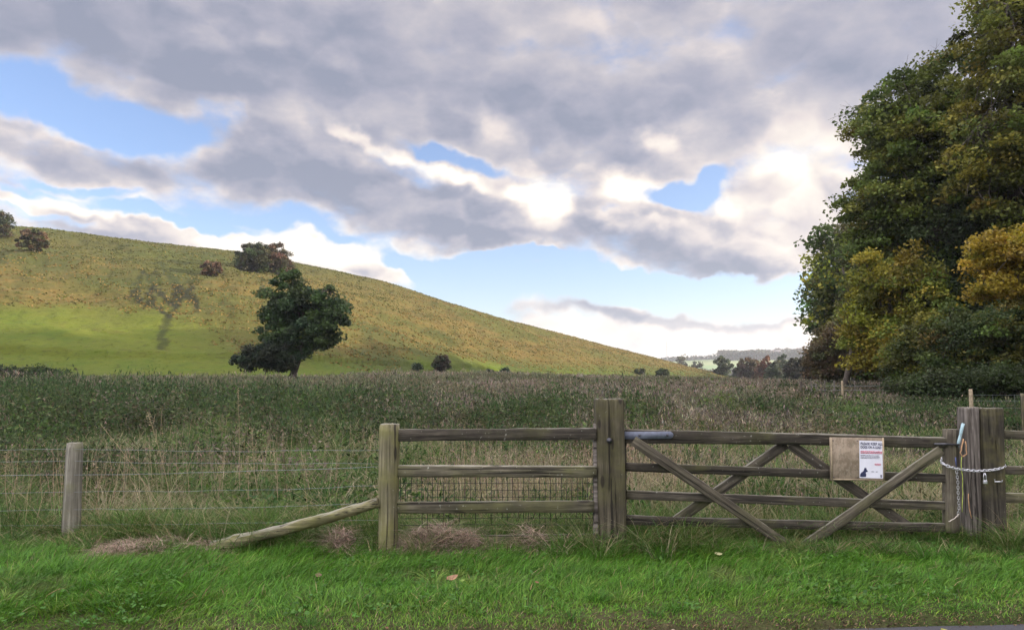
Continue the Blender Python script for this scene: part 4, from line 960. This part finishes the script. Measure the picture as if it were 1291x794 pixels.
path = [gpz(1206, 593, 7.27), gpz(1207.5, 605, 7.26), gpz(1208, 620, 7.26), gpz(1209, 640, 7.27), gpz(1207.5, 652, 7.28)]
o0 = path[0].copy()
tag(link('chain', chain_mesh(path, o0, .032, .018, .0035), plain('dull_chain', (.42, .42, .41), .5, .5), loc=o0), 'duller spare end of chain hanging down between gate and post', 'chain')
# padlock
pc = P(1242, 607, 7.25); pl = empty('padlock', pc, 'small bright padlock hanging from the chain', 'padlock')
mb = MB(); boxv(mb, -.018, .018, -.009, .009, -.02, .014); me = mb.mesh('body'); bo = link('body', me, M['chain'], pl); md = bo.modifiers.new('bevel', 'BEVEL'); md.width = .005; md.segments = 3
strand('shackle', [pc+Vector((-.011, 0, .01)), pc+Vector((-.012, 0, .055)), pc+Vector((-.005, 0, .082)), pc+Vector((.005, 0, .082)), pc+Vector((.012, 0, .055)), pc+Vector((.011, 0, .01))], .0045, M['chain'], pl, 6)
# twine
def rope(pts, r, mat, lab):
    o0 = Vector(pts[0]); mb = MB(); q = []
    for a, b_ in zip(pts[:-1], pts[1:]): q += [Vector(a).lerp(Vector(b_), f)+Vector((rng.normal(0, .003), rng.normal(0, .003), 0)) for f in (0, .33, .66)]
    q.append(Vector(pts[-1])); tube(mb, [np.array(v-o0) for v in q], r, 5); tag(link('twine', mb.mesh('twine', True), mat, loc=o0), lab, 'twine')
rope([P(1215, 553, 7.27), P(1213, 562, 7.26), P(1210, 570, 7.25), P(1214, 576, 7.26), P(1219, 572, 7.27), P(1217, 556, 7.28)], .006, M['rope'], 'knotted orange twine at the top of the closing post')
rope([P(1211, 575, 7.27), P(1213, 600, 7.26), P(1214, 622, 7.26), P(1213, 645, 7.27)], .004, M['greenrope'], 'thin yellow green twine hanging beside the spare chain')
rope([P(1209, 647, 7.27), P(1206, 651, 7.26), P(1200, 655, 7.25), P(1196, 657, 7.25)], .0045, plain('pale_twine', (.5, .45, .38), .8), 'short pale twine curling off the end of the hanging chain')
rope([P(1221, 622, 7.28), P(1222, 640, 7.27), P(1225, 653, 7.27)], .004, M['rope'], 'short brown twine hanging on the grey half of the closing post')

# notice board with its printed sheet
nb0 = g(1047, 605, -.075); nb1 = g(1115, 606, -.075); s_ = (nb1-nb0).length; hB = 52.5*gy(1080, -.075)/FPX
yaw = math.atan2(nb1.y-nb0.y, nb1.x-nb0.x)
nbd = empty('notice_board', nb0, 'weathered plywood notice board screwed to the top rail of the gate', 'notice board', rz=yaw)
nbd.rotation_euler = (0, R(1.2), yaw)
mb = MB(); boxv(mb, 0, s_, -.006, .012, 0, hB); o = link('backing_board', mb.mesh('backing_board'), M['ply'], nbd); md = o.modifiers.new('bevel', 'BEVEL'); md.width = .002
mb = MB(); boxv(mb, .002, .016, -.014, -.0065, .004, hB-.004); link('edge_strip', mb.mesh('edge_strip'), M['ply_edge'], nbd)
mb = MB(); boxv(mb, s_-.018, s_-.002, -.014, -.0065, .004, hB+.004); link('edge_strip', mb.mesh('edge_strip'), M['ply_edge'], nbd)
mb = MB(); boxv(mb, .0165, s_-.0185, -.012, -.0065, .004, .014); link('edge_strip', mb.mesh('edge_strip'), M['ply_edge'], nbd)
for sx, sz in ((.03, hB-.03), (.27, .03), (.27, hB-.03), (.03, .03)):
    mb = MB(); lathe(mb, (sx, -.006, sz), (0, -1, 0), [(0, .006), (.003, .005), (.004, 0)], 8); link('screw', mb.mesh('screw'), M['bolt'], nbd)
# sheet
W, Hh = .243, .355; x0 = .284; z0 = .026
sh = bpy.data.objects.new('notice_sheet', None)
nsx, nsz = 10, 12; V = [(W*i/nsx, -.0035*math.sin(PI*i/nsx)*(.4+.6*j/nsz), Hh*j/nsz) for j in range(nsz+1) for i in range(nsx+1)]
Q = [(j*(nsx+1)+i, j*(nsx+1)+i+1, (j+1)*(nsx+1)+i+1, (j+1)*(nsx+1)+i) for j in range(nsz) for i in range(nsx)]
mb = MB(); mb.add(V, Q); me = mb.mesh('notice_sheet', True); sh = link('notice_sheet', me, M['paper'], nbd, (x0, -.0085, z0)); sh.rotation_euler = (0, R(.8), 0); sh['label'] = 'white laminated sheet asking to keep dogs on a lead'
YP = -.0045
def text(body, size, x, z, mat, name='lettering', sx=1.0):
    cu = bpy.data.curves.new(name, 'FONT'); cu.body = body; cu.size = size; cu.extrude = .0004; cu.offset = size*.022
    t = bpy.data.objects.new(name, cu); COL.objects.link(t); bpy.context.view_layer.update()
    me = bpy.data.meshes.new_from_object(t); bpy.data.objects.remove(t); me.name = name
    o = link(name, me, mat, sh, (x, YP, z)); o.rotation_euler = (PI/2, 0, 0); 
    w = max(v.co.x for v in me.vertices)-min(v.co.x for v in me.vertices); o.scale = (sx/w if sx else 1, 1, 1); return o
text('PLEASE KEEP ALL', .034, .010, Hh-.040, M['navy'], sx=.222)
text('DOGS ON A LEAD', .034, .010, Hh-.073, M['navy'], sx=.205)
def dashes(name, zs, h_, x_0, x_1, mat):
    mb = MB()
    for z in zs:
        x_ = x_0
        while x_ < x_1-.004:
            w = min(rng.uniform(.006, .02), x_1-x_); boxv(mb, x_, x_+w, YP-.0004, YP, z+rng.uniform(0, .001), z+h_*rng.uniform(.75, 1)); x_ += w+rng.uniform(.0015, .003)
    return link(name, mb.mesh(name), mat, sh)
dashes('red_line', (Hh-.108, Hh-.122), .012, .010, .225, M['red'])
dashes('small_print', (Hh-.142, Hh-.155, Hh-.168), .007, .010, .20, M['grey_print'])
dashes('red_mark', (Hh-.232, Hh-.222), .008, .150, .212, M['red'])
dashes('small_print', (.063, .059), .004, .118, .145, M['grey_print']); dashes('small_print', (.063, .059), .004, .160, .182, M['grey_print'])
dog = [(.004, .012), (.062, .012), (.064, .035), (.058, .052), (.064, .058), (.078, .060), (.080, .070), (.070, .078), (.068, .088), (.062, .104), (.057, .091), (.050, .103), (.044, .085), (.040, .070), (.026, .058), (.012, .048), (.004, .034)]
me = bpy.data.meshes.new('dog_picture'); me.from_pydata([(a, YP-.0005, b_) for a, b_ in dog], [], [tuple(range(len(dog)))]); link('dog_picture', me, M['navy'], sh)
bad = [(.205, .014), (.213, .006), (.221, .014), (.222, .036), (.204, .036)]
me = bpy.data.meshes.new('crest'); me.from_pydata([(a, YP-.0005, b_) for a, b_ in bad], [], [tuple(range(5))]); link('crest', me, M['grey_print'], sh)

# fallen rail propped on the round post
l0 = P(477, 634, 6.90); l1 = P(268, 690, 7.02); org = Vector((l1.x, l1.y, 0)); mb = MB(); gg = np.linspace(0, 1, 22)
pts = [np.array(l0.lerp(l1, f)-org)+np.array([0, 0, -.008*math.sin(f*PI)]) for f in gg]
sides = 12; tube(mb, pts, .048+.014*gg, sides)
Vv = mb.V[0]; Vv += (np.stack([fbm(Vv[:, 0]*6+k*9, Vv[:, 2]*30+k) for k in range(3)], 1)-.5)*.035
lo = link('fallen_rail', mb.mesh('fallen_rail', False), M['log'], loc=org); tag(lo, 'fallen mossy half round rail sloping down from the round post into the grass', 'fallen rail')

# rails beyond the closing post
rr_ = empty('rail_fence', (P(1264, 690, 7.5).x, 7.5, 0), 'short timber rail fence running out of frame right of the closing post', 'fence')
for py, h_ in ((547.5, .085), (592, .085), (627.5, .10)):
    board('rail', P(1262, py, 7.5), P(1480, py+4, 7.75), h_, .04, M['wood_x'] if py < 600 else M['wood_low'], rr_)
squarepost('post', P(1470, 690, 7.85)*Vector((1, 1, 0)) if False else Vector((P(1470, 690, 7.85).x, 7.85, 0)), .14, .14, 1.15, M['wood_z'], rr_, seed=20)
# netting fence behind, at the right
nf = empty('wire_fence', (P(1224, 500, 17).x, 17, H1(P(1224, 500, 17).x, 17)), 'thin pale posts and netting behind the closing post, under the trees', 'fence')
for px, w_ in ((1224, .085), (1289, .09), (1350, .09)):
    b = P(px, 500, 17); zt = P(px, 490.5 if px < 1250 else 496, 17).z if px != 1162 else P(px, 500, 17).z
    roundpost('post', (b.x, 17, H1(b.x, 17)-.3), (b.x, 17, zt), w_/2, M['ply_edge'] if px == 1224 else M['wood_z'], nf, px*.01)
mb = MB(); o0 = nf.location; xa = P(1224, 500, 17).x; xb = P(1420, 500, 17).x
for py in (498, 505, 514): tube(mb, [np.array(Vector((x_, 17, P(1200, py, 17).z))-o0) for x_ in np.linspace(xa, xb, 12)], .002, 3)
for x_ in np.arange(xa, xb, .5): tube(mb, [np.array(Vector((x_, 17, P(1200, 497, 17).z))-o0), np.array(Vector((x_, 17, P(1200, 525, 17).z))-o0)], .0018, 3)
link('wire_netting', mb.mesh('wire_netting'), M['wire'], nf)
# distant line of fence posts across the field
ff = empty('post_fence', (P(1035, 490, 44).x, 44, H1(P(1035, 490, 44).x, 44)), 'line of small pale stakes in the field left of the wood', 'fence')
for px, Y, wpx, mt in ((1010, 47, 2.6, 'bark'), (1023, 46, 1.6, 'wood_grey'), (1029, 46, 1.6, 'wood_grey'), (1035.5, 45, 2.4, 'bark'), (1040, 45, 1.6, 'wood_grey'), (1052, 44, 1.6, 'wood_grey'), (1062, 43, 2.6, 'ply_edge'), (1078, 43, 1.6, 'wood_grey')):
    b = P(px, 490, Y); roundpost('post', (b.x, Y, H1(b.x, Y)-.2), (b.x, Y, P(px, 480, Y).z), wpx*1.15*Y/FPX/2, M[mt], ff, px*.03, 8)
for z_ in (.1, .35): strand('wire', [Vector((P(px, 490, Y).x, Y, P(px, 484, Y).z-z_)) for px, Y in ((1010, 47), (1035, 45), (1062, 43), (1120, 41))], .008, M['wire'], ff, 3)
# low bank hedge at the far left
hb = P(20, 470, 66)
put_tree('hedge', Vector((hb.x, 66, H1(hb.x, 66)-.2)), 'low dark hedge at the left edge below the green pasture', 'hedge',
   tree_meshes((0, 0, .6), .05, [(0, 0, .6, 3.2, 1.2, .9), (-5, 0, .7, 4, 1.2, 1.2), (3.5, 0, .4, 2.5, 1, .6)], 90, 90, .2, [(.03, .045, .02), (.05, .07, .03)], sig=.5, flat=.6, n_prim=6))

# fallen leaves on the verge
for px, py, c_, lab, s_ in ((570, 741, (.30, .17, .09), 'curled tan leaf lying on the verge below the rail fence', .14), (583, 744, (.20, .30, .05), 'broad green leaf beside the curled tan one', .07), (906, 709, (.42, .40, .2), 'narrow pale leaf on the verge below the gate', .10), (402, 737, (.16, .10, .05), 'dark brown leaf on the verge below the fallen rail', .09), (1190, 786, (.35, .34, .08), 'yellow leaf lying at the road edge on the right', .07), (849, 790, (.5, .42, .36), 'tiny pale leaf at the road edge', .04), (677, 746, (.22, .10, .05), 'small reddish leaf on the verge right of the tan one', .05)):
    Y = Gd(px, py); p = P(px, py, Y); dz = .05 if py < 760 else .02
    me = bpy.data.meshes.new('fallen_leaf'); s2 = s_*.36
    Vl = []; 
    for i, f in enumerate(np.linspace(-1, 1, 7)):
        wv = .45*s2*math.sqrt(max(0, 1-f*f))*(1.1-.3*f)+.001; zc = .35*s2*f*f
        Vl += [(f*s2, -wv, zc+wv*.5), (f*s2, 0, zc), (f*s2, wv, zc+wv*.5)]
    Fq = [(3*i+j, 3*i+j+1, 3*i+j+4, 3*i+j+3) for i in range(6) for j in range(2)]
    me.from_pydata(Vl, [], Fq); o = link('fallen_leaf', me, plain('dead_leaf', c_, .6), loc=(p.x, p.y, H1(p.x, p.y)+dz+.02)); o.rotation_euler = (rng.uniform(.2, .6), rng.uniform(-.3, .3), rng.uniform(-.6, .6))
    tag(o, lab, 'leaf', 'fallen leaves on the verge')

# ------------------------------------------------------------------ haze
HZ = 0.00017
mb = MB(); boxv(mb, -9500, 9500, -9500, 9500, -40, 130); me = mb.mesh('haze'); hm, nt = newmat('haze')
pv = N(nt, 'ShaderNodeVolumePrincipled'); pv.inputs['Density'].default_value = HZ; pv.inputs['Color'].default_value = (.86, .92, 1, 1); pv.inputs['Anisotropy'].default_value = .2
o = N(nt, 'ShaderNodeOutputMaterial'); nt.links.new(pv.outputs[0], o.inputs['Volume'])
if HZ > 0: tag(link('haze', me, hm), 'thin blue autumn haze over the valley', 'haze', kind='stuff')

# ------------------------------------------------------------------ sky and sun
SAZ, SEL = R(90), R(12)
EXPO = 1.2; BOOST = 6.0
def warp(nt, d, uv):
    for sc, am in ((4.0, 3.6), (11.0, 2.4), (30., 1.2)):
        n = N(nt, 'ShaderNodeTexNoise'); nt.links.new(d, n.inputs['Vector']); n.inputs['Scale'].default_value = sc; n.inputs['Detail'].default_value = 3
        a = N(nt, 'ShaderNodeVectorMath', operation='SUBTRACT'); nt.links.new(n.outputs['Color'], a.inputs[0]); a.inputs[1].default_value = (.5, .5, .5)
        b = N(nt, 'ShaderNodeVectorMath', operation='MULTIPLY_ADD'); nt.links.new(a.outputs[0], b.inputs[0]); b.inputs[1].default_value = (am*2, am*1.3, 0); nt.links.new(uv, b.inputs[2]); uv = b.outputs[0]
    return uv
DEG = 180/PI/FPX
def blob(nt, uv, cx, cy, rx, ry, rot, amp):
    a, e = azel(cx, cy); mp = N(nt, 'ShaderNodeMapping', vector_type='TEXTURE'); nt.links.new(uv, mp.inputs[0])
    mp.inputs['Location'].default_value = (math.degrees(a), math.degrees(e), 0); mp.inputs['Rotation'].default_value = (0, 0, R(-rot)); k = math.cos(a)**1.6
    mp.inputs['Scale'].default_value = (rx*DEG*1.5*k, ry*DEG*1.5*k, 1)
    ln = N(nt, 'ShaderNodeVectorMath', operation='LENGTH'); nt.links.new(mp.outputs[0], ln.inputs[0])
    return mrange(nt, ln.outputs['Value'], .15, 1, amp, 0)
# cloud banks and clear gaps in the sky: direction, half width, half height, tilt down to the right, amount
CLOUDS = [(330, 205, 110, 40, 8, .45), (470, 250, 190, 36, 15, .55), (625, 275, 90, 34, 12, .5), (660, 262, 38, 34, 0, .35), (815, 308, 140, 36, 7, .9), (1000, 275, 90, 66, 0, .85), (930, 330, 80, 20, 6, .4), (90, 200, 130, 34, 8, .55), (20, 150, 70, 30, 14, .3), (620, 70, 620, 90, 0, .4), (790, 170, 190, 62, 0, .45), (200, 40, 300, 50, 4, .3),
          (340, 310, 190, 24, 3, 1.1), (470, 332, 60, 16, 16, .7), (60, 258, 100, 11, 3, .6), (860, 398, 190, 9, 2, .45), (620, 318, 90, 8, 8, .35), (1090, 120, 120, 110, 0, .35), (860, 442, 420, 34, 0, .62), (820, 405, 200, 8, 2, .4), (640, 352, 50, 5, 0, .3),
          (60, 112, 180, 38, 14, -.62), (225, 158, 80, 32, 10, -.5), (270, 128, 46, 14, 20, -.4), (590, 200, 80, 16, 14, -.65), (548, 190, 20, 10, 0, -.4), (884, 236, 44, 22, -32, -.8), (846, 256, 34, 12, 10, -.45), (770, 272, 34, 9, 0, -.4), (180, 272, 170, 10, 4, -.6), (430, 288, 60, 7, 14, -.2), (850, 365, 230, 20, 0, -.9), (700, 342, 120, 12, 6, -.6), (150, 288, 120, 6, 4, -.3), (1010, 372, 60, 30, 0, -.6), (560, 335, 70, 14, 15, -.6), (100, 240, 70, 8, 4, -.4)]
LIGHTS = [(680, 262, 26, 34, 0, .85), (655, 240, 40, 12, 10, .4), (800, 238, 52, 20, 0, .75), (1015, 235, 70, 80, 0, .62), (925, 258, 40, 22, -10, .55), (650, 165, 34, 26, 20, .42), (400, 310, 190, 24, 5, .95), (560, 222, 60, 10, 20, .5), (600, 232, 50, 9, 20, .35), (700, 30, 80, 20, 0, .2), (870, 180, 60, 36, 0, .3), (60, 258, 110, 14, 0, .55), (770, 285, 70, 12, 6, .45), (880, 300, 70, 14, 10, .3), (985, 300, 50, 40, 0, .2), (860, 440, 330, 34, 0, .5), (230, 40, 100, 20, 0, .18), (1040, 160, 90, 60, 0, .3), (470, 175, 50, 9, 28, .42), (500, 262, 40, 14, 15, .15), (700, 300, 60, 10, 8, .2), (60, 150, 120, 12, 10, .3), (830, 175, 26, 20, 0, .3)]
DARKS = [(440, 232, 170, 34, 12, .22), (720, 300, 60, 16, 8, .2), (850, 322, 110, 13, 6, .22), (120, 40, 220, 60, 10, .2), (90, 200, 110, 22, 8, .25), (1100, 30, 180, 60, 0, .1), (640, 100, 220, 46, 6, .12), (600, 296, 110, 12, 14, .18), (800, 400, 170, 8, 2, .15), (300, 200, 80, 26, 8, .12)]
w = bpy.data.worlds.new('World'); S.world = w; w.cycles.sampling_method = 'MANUAL'; w.cycles.sample_map_resolution = 256; w.use_nodes = True; nt = w.node_tree; nt.nodes.clear(); L = nt.links.new
tc = N(nt, 'ShaderNodeTexCoord'); nd = tc.outputs['Generated']
s3 = N(nt, 'ShaderNodeSeparateXYZ'); L(nd, s3.inputs[0])
azn = math_(nt, 'MULTIPLY', math_(nt, 'ARCTAN2', s3.outputs[0], s3.outputs[1]), 180/PI); eln = math_(nt, 'MULTIPLY', math_(nt, 'ARCSINE', s3.outputs[2]), 180/PI)
cb_ = N(nt, 'ShaderNodeCombineXYZ'); L(azn, cb_.inputs[0]); L(eln, cb_.inputs[1]); UV = cb_.outputs[0]
WV = warp(nt, nd, UV)
cov = mrange(nt, eln, DEG*(480-380), DEG*(480-180), .28, .68)
for b_ in CLOUDS: cov = math_(nt, 'ADD', cov, blob(nt, WV, *b_))
cov = math_(nt, 'MINIMUM', math_(nt, 'MAXIMUM', cov, -.03), 1.0)
def billow(off, sc=5.0, rough=.60, det=8):
    va = N(nt, 'ShaderNodeVectorMath', operation='ADD'); L(nd, va.inputs[0]); va.inputs[1].default_value = off
    mp = N(nt, 'ShaderNodeMapping'); mp.inputs['Scale'].default_value = (1, 1, 2.0); mp.inputs['Rotation'].default_value = (0, R(16), 0)
    L(va.outputs[0], mp.inputs[0]); n1 = N(nt, 'ShaderNodeTexNoise'); L(mp.outputs[0], n1.inputs['Vector']); n1.inputs['Scale'].default_value = sc; n1.inputs['Detail'].default_value = det; n1.inputs['Roughness'].default_value = rough
    return n1.outputs[0]
off = (.010, -.004, .016)
bn0, bn1 = billow((0, 0, 0)), billow(off)
def puff(off):
    va = N(nt, 'ShaderNodeVectorMath', operation='ADD'); L(nd, va.inputs[0]); va.inputs[1].default_value = off
    nz = N(nt, 'ShaderNodeTexNoise'); L(va.outputs[0], nz.inputs['Vector']); nz.inputs['Scale'].default_value = 14; nz.inputs['Detail'].default_value = 3
    ma = N(nt, 'ShaderNodeVectorMath', operation='MULTIPLY_ADD'); L(nz.outputs['Color'], ma.inputs[0]); ma.inputs[1].default_value = (.07, .07, .07); L(va.outputs[0], ma.inputs[2])
    mp = N(nt, 'ShaderNodeMapping'); mp.inputs['Scale'].default_value = (1, 1, 1.5); L(ma.outputs[0], mp.inputs[0])
    vo = N(nt, 'ShaderNodeTexVoronoi', feature='F1'); L(mp.outputs[0], vo.inputs['Vector']); vo.inputs['Scale'].default_value = 13
    return vo.outputs['Distance']
p0, p1 = puff((0, 0, 0)), puff(off)
v0 = math_(nt, 'ADD', cov, math_(nt, 'MULTIPLY', math_(nt, 'SUBTRACT', bn0, .5), 2.0))
v0 = math_(nt, 'ADD', v0, math_(nt, 'MULTIPLY', math_(nt, 'SUBTRACT', .35, p0), .35))
dens = mrange(nt, v0, .26, .80)
rim0 = math_(nt, 'ADD', mrange(nt, math_(nt, 'SUBTRACT', bn0, bn1), -.09, .09, -.16, .24, False), mrange(nt, math_(nt, 'SUBTRACT', p1, p0), -.15, .15, -.13, .15, False))
thick = mrange(nt, v0, .40, 1.25, 0, 1)
rim = math_(nt, 'MULTIPLY', rim0, mrange(nt, eln, 11, 24, 1, .55))
lit = math_(nt, 'ADD', math_(nt, 'MULTIPLY', math_(nt, 'SUBTRACT', 1.0, thick), .50), rim)
lsum = 0.0
for b_ in LIGHTS: lsum = math_(nt, 'ADD', lsum, blob(nt, WV, *b_))
lit = math_(nt, 'ADD', lit, math_(nt, 'MULTIPLY', lsum, mrange(nt, bn1, .38, .60, .6, 1.25)))
for b_ in DARKS: lit = math_(nt, 'SUBTRACT', lit, blob(nt, WV, *b_))
lit = math_(nt, 'ADD', lit, math_(nt, 'MULTIPLY', math_(nt, 'SUBTRACT', billow((.3, .2, .1), 12., .58, 5), .5), .38))
cr_ = ramp(nt, [(0, (.30, .325, .42)), (.22, (.42, .42, .505)), (.45, (.58, .55, .59)), (.68, (.86, .76, .72)), (.88, (1.05, .95, .84)), (1, (1.2, 1.1, .98))]); L(math_(nt, 'ADD', lit, .10), cr_.inputs[0])
sky = N(nt, 'ShaderNodeTexSky', sky_type='NISHITA'); sky.sun_disc = False; sky.sun_elevation = SEL; sky.sun_rotation = SAZ; sky.air_density = 1.0; sky.dust_density = .6; sky.ozone_density = 3.0; sky.altitude = 100
b1 = N(nt, 'ShaderNodeBackground'); b1.inputs['Strength'].default_value = .115; L(mixc(nt, 1.0, sky.outputs[0], (1.22, 1.03, 1.08), 'MULTIPLY'), b1.inputs['Color'])
b2 = N(nt, 'ShaderNodeBackground')
high = mrange(nt, eln, 32, 55); side = mrange(nt, math_(nt, 'ABSOLUTE', azn), 50, 85)
boost = math_(nt, 'ADD', 1.0, math_(nt, 'MULTIPLY', math_(nt, 'MAXIMUM', high, side), BOOST-1))
L(math_(nt, 'MULTIPLY', boost, 2**-EXPO), b2.inputs['Strength'])
L(cr_.outputs[0], b2.inputs['Color'])
mx = N(nt, 'ShaderNodeMixShader'); L(math_(nt, 'MULTIPLY', dens, .95), mx.inputs[0]); L(b1.outputs[0], mx.inputs[1]); L(b2.outputs[0], mx.inputs[2])
wo = N(nt, 'ShaderNodeOutputWorld'); L(mx.outputs[0], wo.inputs[0])
sd = Vector((math.sin(SAZ)*math.cos(SEL), math.cos(SAZ)*math.cos(SEL), math.sin(SEL)))
sl = bpy.data.lights.new('sun', 'SUN'); sl.energy = 5.0; sl.angle = R(.55); sl.color = (1, .86, .66)
so = bpy.data.objects.new('sun', sl); COL.objects.link(so); so.rotation_mode = 'QUATERNION'; so.rotation_quaternion = sd.to_track_quat('Z', 'Y'); so.location = sd*300
S.view_settings.view_transform = 'Standard'; S.view_settings.look = 'None'; S.view_settings.exposure = EXPO; S.view_settings.gamma = 1
S.render.engine = 'CYCLES'; S.cycles.volume_bounces = 0; S.cycles.max_bounces = 4; S.cycles.transparent_max_bounces = 4; S.cycles.diffuse_bounces = 2
